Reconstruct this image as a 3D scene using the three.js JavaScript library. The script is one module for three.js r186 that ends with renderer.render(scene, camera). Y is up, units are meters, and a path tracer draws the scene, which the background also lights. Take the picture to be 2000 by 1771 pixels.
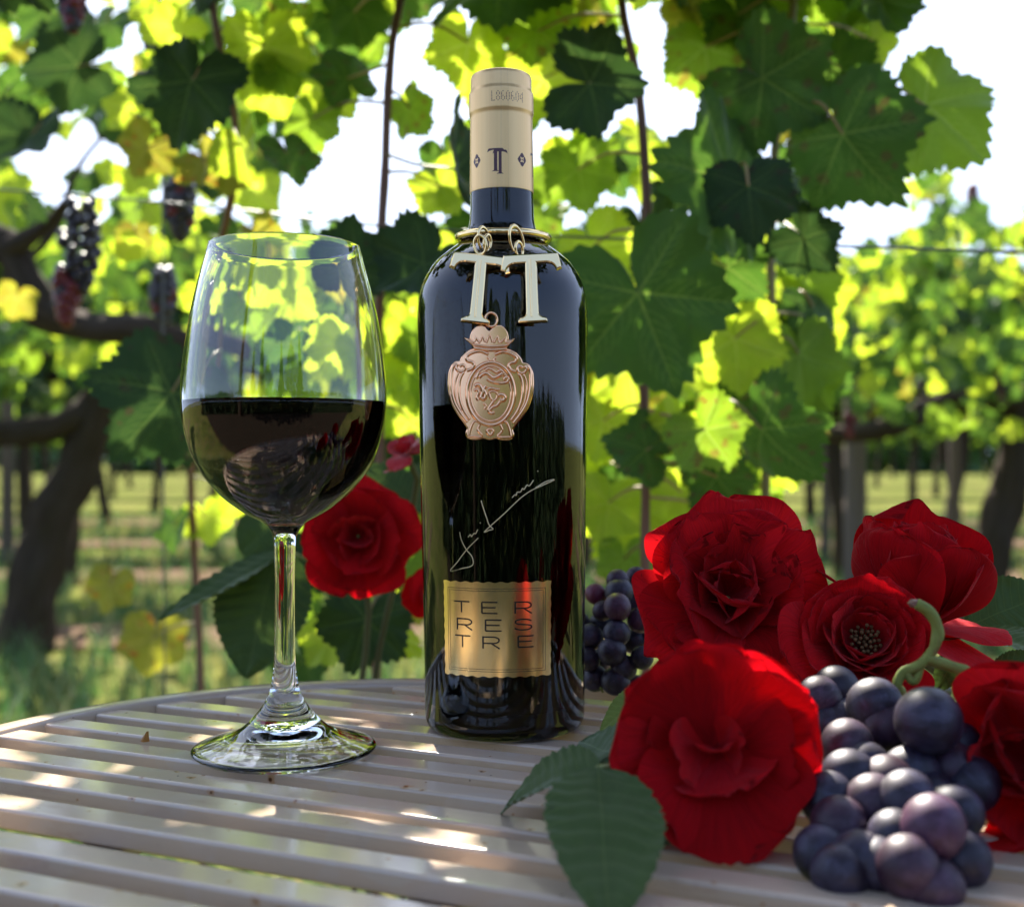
import * as THREE from 'three';
import { mergeGeometries, mergeVertices } from 'three/addons/utils/BufferGeometryUtils.js';
import { RoundedBoxGeometry } from 'three/addons/geometries/RoundedBoxGeometry.js';
import { ImprovedNoise } from 'three/addons/math/ImprovedNoise.js';

// ---------------------------------------------------------------- camera, sky, sun, exposure
const scene = new THREE.Scene();
const EYE = 0.872, TOP = 0.75, FPX = 2290, HOR = 890;   // eye height, table height, focal length and horizon row of the 2000 x 1771 photograph
const camera = new THREE.PerspectiveCamera(2 * Math.atan(885.5 / FPX) * 180 / Math.PI, 1024 / 906, 0.02, 900);
camera.position.set(0, EYE, 0);
camera.rotation.x = 0.002;
camera.focus = 0.492;
camera.updateProjectionMatrix();
camera.userData.fStop = camera.getFocalLength() / 4.8;   // an aperture 4.8 mm wide
scene.add(camera);

const SUN = new THREE.Vector3(-0.16, 0.82, -0.83).normalize();
const sun = new THREE.DirectionalLight(new THREE.Color(1.0, 0.93, 0.82), 5);
sun.position.copy(SUN).multiplyScalar(12); sun.target.position.set(0, 0.7, -0.6);
sun.castShadow = true; sun.shadow.mapSize.set(2048, 2048); sun.shadow.radius = 1.0;
Object.assign(sun.shadow.camera, { left: -6, right: 6, top: 6, bottom: -6, near: 0.5, far: 40 });
scene.add(sun, sun.target);
{
  const w = 256, h = 128, data = new Float32Array(w * h * 4), d = new THREE.Vector3();
  for (let j = 0; j < h; j++) for (let i = 0; i < w; i++) {
    const lat = ((j + 0.5) / h - 0.5) * Math.PI, lon = ((i + 0.5) / w - 0.5) * 2 * Math.PI;
    d.set(Math.cos(lat) * Math.cos(lon), Math.sin(lat), Math.cos(lat) * Math.sin(lon));
    const up = Math.max(0, d.y), air = Math.exp(-up * 3.2), ang = Math.acos(THREE.MathUtils.clamp(d.dot(SUN), -1, 1));
    const glow = 1.5 * Math.exp(-ang / 0.42) + 0.45 * Math.exp(-ang / 1.0);
    const o = (j * w + i) * 4;
    data[o] = 0.46 * (0.11 + 0.32 * air + glow * 1.0);
    data[o + 1] = 0.46 * (0.25 + 0.34 * air + glow * 0.98);
    data[o + 2] = 0.46 * (0.62 + 0.28 * air + glow * 0.94);
    data[o + 3] = 1;
  }
  const sky = new THREE.DataTexture(data, w, h, THREE.RGBAFormat, THREE.FloatType);
  sky.mapping = THREE.EquirectangularReflectionMapping; sky.magFilter = THREE.LinearFilter; sky.needsUpdate = true;
  scene.background = sky; scene.environment = sky;
}
const renderer = new THREE.WebGLRenderer({ antialias: true });
renderer.setSize(1024, 906);
renderer.toneMapping = THREE.LinearToneMapping;
renderer.toneMappingExposure = 4.3;
renderer.shadowMap.enabled = true;

// ---------------------------------------------------------------- helpers
const V = (x, y, z) => new THREE.Vector3(x, y, z);
const PI = Math.PI, sin = Math.sin, cos = Math.cos, abs = Math.abs, max = Math.max, min = Math.min;
function rng(seed) { let s = seed | 0; return () => { s = (s + 0x6d2b79f5) | 0; let t = Math.imul(s ^ (s >>> 15), 1 | s); t = (t + Math.imul(t ^ (t >>> 7), 61 | t)) ^ t; return ((t ^ (t >>> 14)) >>> 0) / 4294967296; }; }
const perlin = new ImprovedNoise(), noise = (x, y, z) => perlin.noise(x + 100, y + 100, z + 100);
const lerp = THREE.MathUtils.lerp, smooth = (a, b, x) => THREE.MathUtils.smoothstep(x, a, b);
const at = (px, py, d) => V((px - 1000) * d / FPX, EYE - (py - HOR) * d / FPX, -d);     // a place in the photograph, d metres away
const lin = (r, g, b) => new THREE.Color().setRGB(r, g, b);
const css = (c, k = 1) => '#' + new THREE.Color().setRGB(min(1, c[0] * k), min(1, c[1] * k), min(1, c[2] * k)).getHexString();
const used = {};
const numbered = (n) => { used[n] = (used[n] ?? -1) + 1; return used[n] ? n + '_' + String(used[n]).padStart(3, '0') : n; };
function thing(name, label, category, pos = V(0, 0, 0), group) {
  const o = new THREE.Group(); o.name = numbered(name); o.position.copy(pos); scene.add(o);
  o.userData = { label, category }; if (group) o.userData.group = group;
  return o;
}
function part(parent, name, geometry, material, label) {
  const m = new THREE.Mesh(geometry, material); m.name = name; m.castShadow = m.receiveShadow = true;
  if (label) m.userData.label = label;
  parent.add(m); return m;
}
function structure(name, geometry, material, kind = 'structure', label, category) {
  const m = new THREE.Mesh(geometry, material); m.name = numbered(name); m.castShadow = m.receiveShadow = true; m.userData.kind = kind;
  if (label) Object.assign(m.userData, { label, category });
  scene.add(m); return m;
}
function geo(pos, uv, index) {
  const g = new THREE.BufferGeometry();
  g.setAttribute('position', new THREE.Float32BufferAttribute(pos, 3));
  g.setAttribute('uv', new THREE.Float32BufferAttribute(uv, 2));
  g.setIndex(index); g.computeVertexNormals(); return g;
}
function grid(nu, nv, f) {                       // f(u, v) -> [x, y, z, s, t], u and v from 0 to 1
  const pos = [], uv = [], index = [];
  for (let j = 0; j <= nv; j++) for (let i = 0; i <= nu; i++) { const p = f(i / nu, j / nv); pos.push(p[0], p[1], p[2]); uv.push(p[3] ?? i / nu, p[4] ?? j / nv); }
  for (let j = 0; j < nv; j++) for (let i = 0; i < nu; i++) { const a = j * (nu + 1) + i, b = a + nu + 1; index.push(a, a + 1, b + 1, a, b + 1, b); }
  return geo(pos, uv, index);
}
function tube(points, radius, radial = 8, seg = 6, o = {}) {   // a tapered, closed tube; radius is a number, [first, last] or a function of t
  const curve = points.length > 2 || o.closed ? new THREE.CatmullRomCurve3(points, !!o.closed) : new THREE.LineCurve3(points[0], points[1]);
  const n = max(2, seg * (points.length - (o.closed ? 0 : 1))), fr = curve.computeFrenetFrames(n, !!o.closed);
  const R = typeof radius === 'function' ? radius : Array.isArray(radius) ? (t) => lerp(radius[0], radius[1], t) : () => radius;
  const len = curve.getLength(), pos = [], uv = [], index = [], p = V(), seed = o.seed ?? 0;
  for (let j = 0; j <= n; j++) {
    const t = j / n; curve.getPointAt(min(1, t), p);
    for (let i = 0; i <= radial; i++) {
      const a = i / radial * 2 * PI, r = R(t) * (1 + (o.rough ?? 0) * noise(cos(a) * 1.3 + seed, sin(a) * 1.3, t * len * (o.freq ?? 8) + seed));
      const k = fr.normals[j], b = fr.binormals[j], ca = cos(a) * r, sa = sin(a) * r;
      pos.push(p.x + k.x * ca + b.x * sa, p.y + k.y * ca + b.y * sa, p.z + k.z * ca + b.z * sa); uv.push(i / radial * 2 * PI * R(0.5), t * len);
    }
  }
  for (let j = 0; j < n; j++) for (let i = 0; i < radial; i++) { const a = j * (radial + 1) + i, b = a + radial + 1; index.push(a, b, a + 1, b, b + 1, a + 1); }
  if (!o.closed) for (const [j, flip] of [[0, 1], [n, 0]]) {
    curve.getPointAt(j / n, p); const c = pos.length / 3; pos.push(p.x, p.y, p.z); uv.push(0, 0);
    for (let i = 0; i < radial; i++) { const a = j * (radial + 1) + i; flip ? index.push(c, a, a + 1) : index.push(c, a + 1, a); }
  }
  return geo(pos, uv, index);
}
function lathe(profile, seg = 96) {              // profile: [radius, height] in metres, from the bottom up
  const g = new THREE.LatheGeometry(profile.map(([r, h]) => new THREE.Vector2(r, h)), seg); return g;
}
function curveProfile(pts, n = 60, tension = 0.5) {
  const c = new THREE.CatmullRomCurve3(pts.map(([r, h]) => V(r, h, 0)), false, 'centripetal', tension), out = [];
  for (let i = 0; i <= n; i++) { const p = c.getPoint(i / n); out.push([max(0, p.x), p.y]); }
  return out;
}
const turned = (g, m) => g.clone().applyMatrix4(m);
const placed = (p, q, s) => new THREE.Matrix4().compose(p, q, typeof s === 'number' ? V(s, s, s) : s);
const euler = (x, y, z, order = 'XYZ') => new THREE.Quaternion().setFromEuler(new THREE.Euler(x, y, z, order));
function canvas(w, h) { const c = document.createElement('canvas'); c.width = w; c.height = h; return [c, c.getContext('2d')]; }
function texture(c, srgb = true, repeat) {
  const t = new THREE.CanvasTexture(c); if (srgb) t.colorSpace = THREE.SRGBColorSpace;
  t.wrapS = t.wrapT = THREE.RepeatWrapping; if (repeat) t.repeat.set(...repeat); t.magFilter = THREE.LinearFilter; return t;
}
function blotches(x, w, h, n, r0, r1, colors, alpha, R) {
  for (let k = 0; k < n; k++) {
    const r = lerp(r0, r1, R() * R()), px = R() * w, py = R() * h, c = colors[Math.floor(R() * colors.length)];
    x.globalAlpha = alpha * (0.4 + 0.6 * R()); x.fillStyle = c;
    for (const dx of [-w, 0, w]) for (const dy of [-h, 0, h]) {
      if (px + dx < -r || px + dx > w + r || py + dy < -r || py + dy > h + r) continue;
      x.beginPath(); x.ellipse(px + dx, py + dy, r, r * (0.5 + 0.5 * ((k * 7) % 10) / 10), k, 0, 2 * PI); x.fill();
    }
  }
  x.globalAlpha = 1;
}

// ---------------------------------------------------------------- materials
const M = {};
{ // bark
  const [c, x] = canvas(512, 512), R = rng(3);
  x.fillStyle = css([0.045, 0.032, 0.023]); x.fillRect(0, 0, 512, 512);
  for (let k = 0; k < 1400; k++) { x.globalAlpha = 0.35; x.fillStyle = css([[0.018, 0.012, 0.009], [0.085, 0.062, 0.044], [0.06, 0.048, 0.036], [0.03, 0.026, 0.016]][k % 4]); x.fillRect(R() * 512, R() * 512 - 40, 1 + R() * 5, 20 + R() * 120); }
  x.globalAlpha = 1;
  const t = texture(c, true, [2.5, 1.6]);
  M.bark = new THREE.MeshPhysicalMaterial({ map: t, bumpMap: t, bumpScale: 0.02, roughness: 0.95, specularIntensity: 0.2 });
}
M.cane = new THREE.MeshStandardMaterial({ color: lin(0.17, 0.075, 0.045), roughness: 0.6 });
M.greenCane = new THREE.MeshStandardMaterial({ color: lin(0.22, 0.17, 0.06), roughness: 0.6 });
M.petiole = new THREE.MeshPhysicalMaterial({ color: lin(0.34, 0.22, 0.08), roughness: 0.55 });
M.stem = new THREE.MeshPhysicalMaterial({ color: lin(0.14, 0.17, 0.035), roughness: 0.55 });
M.darkStem = new THREE.MeshPhysicalMaterial({ color: lin(0.06, 0.06, 0.025), roughness: 0.6 });
M.wire = new THREE.MeshStandardMaterial({ color: lin(0.12, 0.12, 0.12), roughness: 0.5, metalness: 0.8 });
M.post = new THREE.MeshPhysicalMaterial({ color: lin(0.13, 0.105, 0.085), roughness: 0.9, specularIntensity: 0.2 });

// vine leaf outline: radius against the angle from the tip
const LOBES = [[0, 1.0], [0.28, 0.87], [0.55, 0.76], [0.80, 0.86], [1.08, 0.94], [1.32, 0.84], [1.58, 0.75], [1.85, 0.80], [2.15, 0.85], [2.50, 0.76], [2.78, 0.62], [2.97, 0.42], [3.1416, 0.06]];
const VEINS = [[0, 1], [1.08, 0.92], [-1.08, 0.92], [2.15, 0.76], [-2.15, 0.76]];
function lobeRadius(a) {
  a = min(PI, abs(a));
  for (let k = 1; k < LOBES.length; k++) if (a <= LOBES[k][0]) { const [a0, r0] = LOBES[k - 1], [a1, r1] = LOBES[k], t = (a - a0) / (a1 - a0); return lerp(r0, r1, t * t * (3 - 2 * t)); }
  return 0.05;
}
function vineLeaf(seed, o = {}) {                // unit leaf: petiole end at the origin, tip at +y, upper face to +z
  const R = rng(seed), N = o.n ?? 208, rings = o.rings ?? [0, 0.12, 0.3, 0.5, 0.7, 0.86, 1], pos = [], uv = [], index = [];
  const dome = lerp(-0.3, 0.42, R()), fold = lerp(-0.25, 0.6, R()), wave = lerp(0.07, 0.19, R()), droop = lerp(-0.1, 0.8, R()), ph = R() * 6, ph2 = R() * 6, skew = lerp(-0.1, 0.1, R());
  const teeth = 31 + Math.floor(R() * 7);
  rings.forEach((f, j) => {
    for (let i = 0; i <= N; i++) {
      const a = (i / N * 2 - 1) * PI;
      let r = lobeRadius(a * (1 + skew * 0.12 * (1 - abs(a) / PI))) * (1 + 0.05 * noise(cos(a) * 1.5 + seed, sin(a) * 1.5, seed * 0.37));
      const saw = ((i / N * teeth) % 1 + 1) % 1, tooth = (saw < 0.6 ? saw / 0.6 : (1 - saw) / 0.4) - 0.4;
      if (f > 0.8) r *= 1 + tooth * (0.085 + 0.11 * max(0, noise(a * 3.1, seed, 5.3))) * (f === 1 ? 1 : 0.12);
      const x = sin(a) * r * f, y = cos(a) * r * f, q = x * x + y * y;
      let z = -dome * q + fold * abs(x) * 0.5 + wave * sin(3 * a + ph) * f * f * r + 0.35 * wave * sin(9 * a + ph2) * f * f * f - droop * (y > 0 ? y * y * 0.5 : 0) + 0.05 * noise(x * 3 + seed, y * 3, 1.7);
      for (const [va, vl] of VEINS) {               // blade puffed between the main veins
        const along = x * sin(va) + y * cos(va), off = abs(x * cos(va) - y * sin(va));
        if (along > 0) z -= 0.022 * Math.exp(-off * off / 0.0022) * min(1, along * 4);
      }
      pos.push(x, y, z); uv.push(x / 2.2 + 0.5, y / 2.2 + 0.45);
    }
  });
  for (let j = 0; j < rings.length - 1; j++) for (let i = 0; i < N; i++) { const a = j * (N + 1) + i, b = a + N + 1; if (j) index.push(a, a + 1, b); index.push(a + 1, b + 1, b); }
  const g = geo(pos, uv, index);
  return g;
}
function leafTexture(seed, base, vein, spots) {
  const S = 512, [c, x] = canvas(S, S), R = rng(seed);
  const to = (lx, ly) => [(lx / 2.2 + 0.5) * S, (1 - (ly / 2.2 + 0.45)) * S];
  x.fillStyle = css(base); x.fillRect(0, 0, S, S);
  blotches(x, S, S, 260, 8, 60, [css(base, 0.82), css(base, 1.2), css([base[0] * 1.35, base[1] * 1.1, base[2]]), css(base, 0.92)], 0.22, R);
  blotches(x, S, S, 900, 2, 7, [css(base, 0.75), css(base, 1.3)], 0.28, R); blotches(x, S, S, 60, 1.5, 5, [css([0.10, 0.06, 0.02])], 0.45, R);
  if (spots) {
    for (let k = 0; k < 26; k++) { const a = R() * 2 * PI, f = lerp(0.55, 1.02, R()), r = lobeRadius(a > PI ? a - 2 * PI : a) * f, [px, py] = to(sin(a) * r, cos(a) * r); const rr = lerp(6, 34, R() * R());
      x.globalAlpha = 0.65; x.fillStyle = css(spots[k % spots.length]); x.beginPath(); for (let q = 0; q < 9; q++) x.lineTo(px + cos(q * 0.7) * rr * lerp(0.5, 1.1, R()), py + sin(q * 0.7) * rr * lerp(0.5, 1.1, R())); x.fill(); }
    blotches(x, S, S, 40, 2, 8, spots.map((s) => css(s)), 0.6, R);
  }
  x.lineCap = 'round';
  const line = (pts, w, alpha) => { x.strokeStyle = css(vein); x.globalAlpha = alpha; x.lineWidth = w; x.beginPath(); pts.forEach((p, i) => { const q = to(...p); i ? x.lineTo(...q) : x.moveTo(...q); }); x.stroke(); };
  for (const [va, vl] of VEINS) {
    const dir = [sin(va), cos(va)];
    for (let s = 0; s < 8; s++) { const t0 = s / 8 * vl * 0.95, t1 = (s + 1) / 8 * vl * 0.95; line([[dir[0] * t0, dir[1] * t0], [dir[0] * t1, dir[1] * t1]], lerp(6.5, 1.5, s / 8), 0.9); }
    for (let s = 1; s < 8; s++) for (const side of [-1, 1]) {
      const t = (s + 0.4 * R()) / 8.5 * vl, b = va + side * 0.75, L = (0.10 + 0.24 * sin(PI * min(1, 0.25 + s / 9))) * vl, p0 = [dir[0] * t, dir[1] * t], p1 = [p0[0] + sin(b) * L * 0.6, p0[1] + cos(b) * L * 0.6], p2 = [p0[0] + sin(b - side * 0.18) * L, p0[1] + cos(b - side * 0.18) * L];
      line([p0, p1, p2], 2.2, 0.65);
      for (let q = 0; q < 4; q++) { const f = 0.2 + q * 0.2, r0 = [lerp(p0[0], p2[0], f), lerp(p0[1], p2[1], f)], b2 = b + (q % 2 ? 1 : -1) * 0.95; line([r0, [r0[0] + sin(b2) * L * 0.35, r0[1] + cos(b2) * L * 0.35]], 1, 0.4); }
    }
  }
  x.globalAlpha = 1;
  return c;
}
const TONES = {   // leaf ages, with shade and sunlight also put into the tone: base colour, vein colour, spots, share of light let through
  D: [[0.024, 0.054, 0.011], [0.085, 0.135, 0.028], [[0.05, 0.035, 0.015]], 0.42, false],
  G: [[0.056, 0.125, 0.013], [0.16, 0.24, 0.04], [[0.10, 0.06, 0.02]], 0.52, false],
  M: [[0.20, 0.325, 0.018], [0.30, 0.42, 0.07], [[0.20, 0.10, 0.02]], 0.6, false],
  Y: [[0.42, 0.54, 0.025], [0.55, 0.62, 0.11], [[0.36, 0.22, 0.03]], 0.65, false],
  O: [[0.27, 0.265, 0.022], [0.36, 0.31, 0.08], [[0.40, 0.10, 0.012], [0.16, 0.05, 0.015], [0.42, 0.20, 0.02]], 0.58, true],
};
M.leaf = {};
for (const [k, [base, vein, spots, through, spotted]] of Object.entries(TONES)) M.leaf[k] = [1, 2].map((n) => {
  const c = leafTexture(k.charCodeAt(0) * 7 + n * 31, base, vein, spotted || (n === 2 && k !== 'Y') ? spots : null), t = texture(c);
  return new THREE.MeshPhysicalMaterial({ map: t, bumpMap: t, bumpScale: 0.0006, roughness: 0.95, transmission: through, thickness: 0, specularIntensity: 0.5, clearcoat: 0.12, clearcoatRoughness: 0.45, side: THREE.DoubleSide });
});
const leafShapes = Array.from({ length: 12 }, (_, k) => vineLeaf(11 + k * 17));
const leafSmall = Array.from({ length: 6 }, (_, k) => vineLeaf(211 + k * 13, { n: 44, rings: [0, 0.45, 1] }));

// ---------------------------------------------------------------- ground
{
  const S = 1024, [c, x] = canvas(S, S), R = rng(77);
  x.fillStyle = css([0.080, 0.100, 0.022]); x.fillRect(0, 0, S, S);
  blotches(x, S, S, 500, 20, 120, [css([0.17, 0.155, 0.05]), css([0.05, 0.06, 0.02]), css([0.19, 0.13, 0.075]), css([0.11, 0.12, 0.032])], 0.3, R);
  blotches(x, S, S, 5000, 2, 9, [css([0.22, 0.20, 0.08]), css([0.045, 0.06, 0.02]), css([0.15, 0.10, 0.055]), css([0.12, 0.17, 0.04])], 0.5, R);
  const t = texture(c, true, [1 / 5, 1 / 5]);
  const g = grid(120, 120, (u, v) => { const e = (q) => Math.sign(q - 0.5) * Math.pow(abs(q - 0.5) * 2, 2.4) * 300, X = e(u), Z = e(v) - 4; return [X, 0.02 * noise(X * 1.3, 0, Z * 1.3), -Z - 8, X, Z]; });
  structure('ground', g, new THREE.MeshPhysicalMaterial({ map: t, roughness: 1, specularIntensity: 0, side: THREE.DoubleSide }));
  // bare earth under each row of vines
  const [c2, x2] = canvas(512, 512);
  x2.fillStyle = css([0.13, 0.085, 0.06]); x2.fillRect(0, 0, 512, 512);
  blotches(x2, 512, 512, 2500, 2, 20, [css([0.19, 0.13, 0.095]), css([0.07, 0.045, 0.03]), css([0.16, 0.11, 0.08]), css([0.08, 0.09, 0.03])], 0.4, R);
  M.soil = new THREE.MeshPhysicalMaterial({ specularIntensity: 0, map: texture(c2, true, [0.5, 0.5]), roughness: 1 });
}
structure('shade_dark_ground', grid(40, 20, (u, v) => { const X = (u - 0.5) * 16, Z = lerp(0.1, 4.4, v); return [X, 0.035 + 0.015 * noise(X * 3, 7, Z * 3), Z, X, Z]; }), new THREE.MeshPhysicalMaterial({ color: lin(0.035, 0.028, 0.020), roughness: 1, specularIntensity: 0, side: THREE.DoubleSide }));  // dark sheet added behind the camera, its colour standing in for shaded grass
const ROWS = [5.3, 8.0, 11, 14.5, 19, 25, 33, 45];
ROWS.slice(0, 4).forEach((d, k) => {
  const w = 12 + d * 1.2, R = rng(k + 5);
  structure('soil_strip', grid(60, 6, (u, v) => { const X = (u - 0.5) * w, e = (v - 0.5) * (0.7 + 0.25 * noise(X * 1.1, k, v > 0.5 ? 3 : 8)); return [X, 0.024 + 0.035 * (1 - (2 * v - 1) ** 2) + 0.012 * noise(X * 4, v * 5, k), -d - 0.25 + e, X, e]; }), M.soil);
});
{ // grass blades: nobody could count them
  const R = rng(901), blade = [];
  for (let k = 0; k < 7; k++) { const a = R() * 6.28, l = lerp(0.05, 0.14, R()), b = lerp(0.2, 0.8, R()), w = 0.004; const g = grid(1, 3, (u, v) => [(u - 0.5) * w * 2 * (1 - v * 0.9) + (R() - 0.5) * 0, l * v, b * l * v * v]); g.rotateY(a); g.translate((R() - 0.5) * 0.06, 0, (R() - 0.5) * 0.06); blade.push(g); }
  const g = mergeGeometries(blade), n = 9000, mat = new THREE.MeshPhysicalMaterial({ color: 0xffffff, roughness: 0.9, transmission: 0.4, thickness: 0, side: THREE.DoubleSide });
  const im = new THREE.InstancedMesh(g, mat, n), m = new THREE.Matrix4(), col = new THREE.Color();
  for (let k = 0; k < n; k++) {
    const d = 0.3 + 16 * R() ** 1.4, X = (R() - 0.5) * (2.4 + d * 1.15), s = lerp(0.7, 1.7, R());
    m.compose(V(X, 0.0, -d), euler(0, R() * 6.28, 0), V(s, s, s)); im.setMatrixAt(k, m);
    const y = R(); im.setColorAt(k, col.setRGB(lerp(0.07, 0.30, y * y), lerp(0.16, 0.27, y), lerp(0.03, 0.08, y)));
  }
  im.name = 'grass'; im.userData = { kind: 'stuff', label: 'short dry green grass between the vine rows', category: 'grass' }; im.castShadow = im.receiveShadow = true; scene.add(im);
}

// ---------------------------------------------------------------- the slatted table
const TC = V(-0.051, 0, -0.434), TR = 0.2035;
{
  const S = 1024, [c, x] = canvas(S, S), R = rng(51);
  const base = [0.47, 0.35, 0.25];
  x.fillStyle = css(base); x.fillRect(0, 0, S, S);
  blotches(x, S, S, 300, 10, 90, [css(base, 0.88), css(base, 1.1), css([0.47, 0.42, 0.38])], 0.18, R);
  blotches(x, S, S, 2200, 0.6, 2.2, [css(base, 0.6), css(base, 1.2), css([0.34, 0.26, 0.18])], 0.4, R);
  for (let k = 0; k < 420; k++) { x.globalAlpha = 0.05 + 0.14 * R(); x.fillStyle = css([base.map((v) => v * 0.55), base.map((v) => v * 1.25), [0.30, 0.24, 0.18], [0.24, 0.25, 0.22]][k % 4]); x.fillRect(R() * S - 60, R() * S, 20 + R() * 260, 0.6 + R() * 2.2); }
  x.globalAlpha = 0.5; for (let k = 0; k < 26; k++) { x.fillStyle = css([0.30, 0.20, 0.12]); const px = R() * S, py = R() * S; for (let q = 0; q < 14; q++) { x.globalAlpha = 0.10; x.beginPath(); x.ellipse(px + (R() - 0.5) * 60, py + (R() - 0.5) * 12, 3 + R() * 14, 1 + R() * 4, 0, 0, 7); x.fill(); } }
  for (let k = 0; k < 130; k++) {
    const px = R() * S, py = R() * S, r = lerp(1.4, 6.0, R() ** 2);
    for (let q = 0; q < 8; q++) { x.globalAlpha = 0.28; x.fillStyle = css([0.36, 0.16, 0.05]); x.beginPath(); x.arc(px + (R() - 0.5) * r * 2.4, py + (R() - 0.5) * r * 2.4, r * lerp(0.4, 1.1, R()), 0, 7); x.fill(); }
    x.globalAlpha = 0.95; x.fillStyle = css([0.09, 0.035, 0.015]); x.beginPath(); x.arc(px, py, r * 0.55, 0, 7); x.fill();
  }
  for (let k = 0; k < 26; k++) { x.globalAlpha = 0.9; x.fillStyle = css([0.03, 0.025, 0.02]); x.beginPath(); x.ellipse(R() * S, R() * S, lerp(1, 3, R()), lerp(0.8, 2, R()), R() * 3, 0, 7); x.fill(); }
  x.globalAlpha = 1;
  const map = texture(c);
  const [c2, x2] = canvas(512, 512);
  x2.fillStyle = '#6a6a6a'; x2.fillRect(0, 0, 512, 512);
  blotches(x2, 512, 512, 900, 3, 40, ['#4a4a4a', '#8c8c8c', '#585858'], 0.3, R);
  blotches(x2, 512, 512, 2500, 0.8, 2.4, ['#404040', '#a5a5a5'], 0.5, R);
  const rough = texture(c2, false, [2, 2]);
  const [c3, x3] = canvas(512, 512);
  x3.fillStyle = '#808080'; x3.fillRect(0, 0, 512, 512);
  blotches(x3, 512, 512, 3000, 1, 6, ['#8a8a8a', '#777777'], 0.6, R);
  M.table = new THREE.MeshPhysicalMaterial({ map, roughnessMap: rough, roughness: 0.33, bumpMap: texture(c3, false, [3, 3]), bumpScale: 0.0005, ior: 1.62 });
  M.weld = new THREE.MeshStandardMaterial({ color: lin(0.10, 0.045, 0.025), roughness: 0.9 });
}
{
  const t = thing('slatted_table', 'small round garden table of cream painted metal slats with rust spots', 'table', V(TC.x, 0, TC.z));
  const along = V(1, 0, 0.435).normalize(), ang = Math.atan2(-along.z, along.x), nrm = V(0.435, 0, -1).normalize();
  const fronts = [0.65, 0.62, 0.5917, 0.561, 0.5321, 0.4998, 0.4690, 0.4410, 0.4135, 0.384, 0.3594, 0.3296, 0.2960, 0.268, 0.24, 0.212, 0.184].map((q) => q / 1.0905), cs = TC.dot(nrm), rin = TR - 0.0125;
  const rimProfile = [[TR - 0.0135, TOP - 0.012], [TR - 0.0137, TOP - 0.0012], [TR - 0.0128, TOP + 0.0011], [TR - 0.0112, TOP + 0.0020], [TR - 0.0035, TOP + 0.0018], [TR - 0.0010, TOP + 0.0008], [TR, TOP - 0.0015], [TR, TOP - 0.012], [TR - 0.0010, TOP - 0.0135], [TR - 0.0125, TOP - 0.0135], [TR - 0.0135, TOP - 0.012]];
  const rg = lathe(rimProfile, 160), ru = rg.attributes.uv; for (let i = 0; i < ru.count; i++) ru.setXY(i, ru.getX(i) * 5, ru.getY(i) * 0.2);
  { const rp = rg.attributes.position; for (let i = 0; i < rp.count; i++) if (rp.getX(i) > 0) rp.setX(i, rp.getX(i) * 1.45); rg.computeVertexNormals(); }
  part(t, 'rim', rg, M.table);
  for (let k = 0; k < fronts.length; k++) {
    const sc = fronts[k] + 0.0070 - cs; if (abs(sc) > rin - 0.012) continue;
    const reach = (e) => { let q = 0; for (;;) { const X = nrm.x * sc + along.x * e * q, Z = nrm.z * sc + along.z * e * q; if (Math.hypot(X > 0 ? X / 1.45 : X, Z) > rin + 0.001) return q; q += 0.0005; } };
    const lo = -reach(-1), hi = reach(1), half = (hi - lo) / 2, mid = (hi + lo) / 2, R = rng(k + 400);
    const g = new RoundedBoxGeometry(half * 2, 0.0076, 0.0140, 4, 0.0014), p = g.attributes.position, u = g.attributes.uv, o = [R(), R()];
    for (let i = 0; i < p.count; i++) u.setXY(i, p.getX(i) / 0.25 + o[0], (p.getZ(i) - p.getY(i)) / 0.25 + o[1]);
    const m = part(t, 'slat', g, M.table); m.position.copy(nrm).multiplyScalar(sc).addScaledVector(along, mid).setY(TOP - 0.0038 - 0.0003 * R()); m.rotation.y = ang;
    for (const e of [-1, 1]) {
      const w = part(t, 'weld', tube([V(0, 0.0012, -0.006), V(0, 0.0002, 0), V(0, -0.0008, 0.0062)], (q) => 0.0009 + 0.0004 * sin(q * 17 + k), 6, 5, { rough: 0.5, freq: 600, seed: k }), M.weld);
      w.position.copy(nrm).multiplyScalar(sc).addScaledVector(along, mid + e * (half - 0.0016)).setY(TOP - 0.0035); w.rotation.y = ang;
    }
  }
  for (const off of [-0.062, 0.062]) {
    const half = Math.sqrt(rin * rin - off * off), b = part(t, 'crossbar', new RoundedBoxGeometry(0.018, 0.004, half * 2, 2, 0.0008), M.table);
    b.position.copy(along).multiplyScalar(off).setY(TOP - 0.0104); b.rotation.y = ang;
  }
  for (let k = 0; k < 4; k++) {
    const a = k * PI / 2 + 0.7;
    part(t, 'leg', tube([V(cos(a) * 0.185, TOP - 0.013, sin(a) * 0.185), V(cos(a) * 0.15, 0.45, sin(a) * 0.15), V(cos(a) * 0.17, 0.2, sin(a) * 0.17), V(cos(a) * 0.22, 0.0, sin(a) * 0.22)], 0.009, 10, 8), M.table);
  }
  part(t, 'leg_ring', turned(new THREE.TorusGeometry(0.152, 0.005, 8, 60).rotateX(PI / 2), new THREE.Matrix4().makeTranslation(0, 0.45, 0)), M.table);
}
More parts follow.
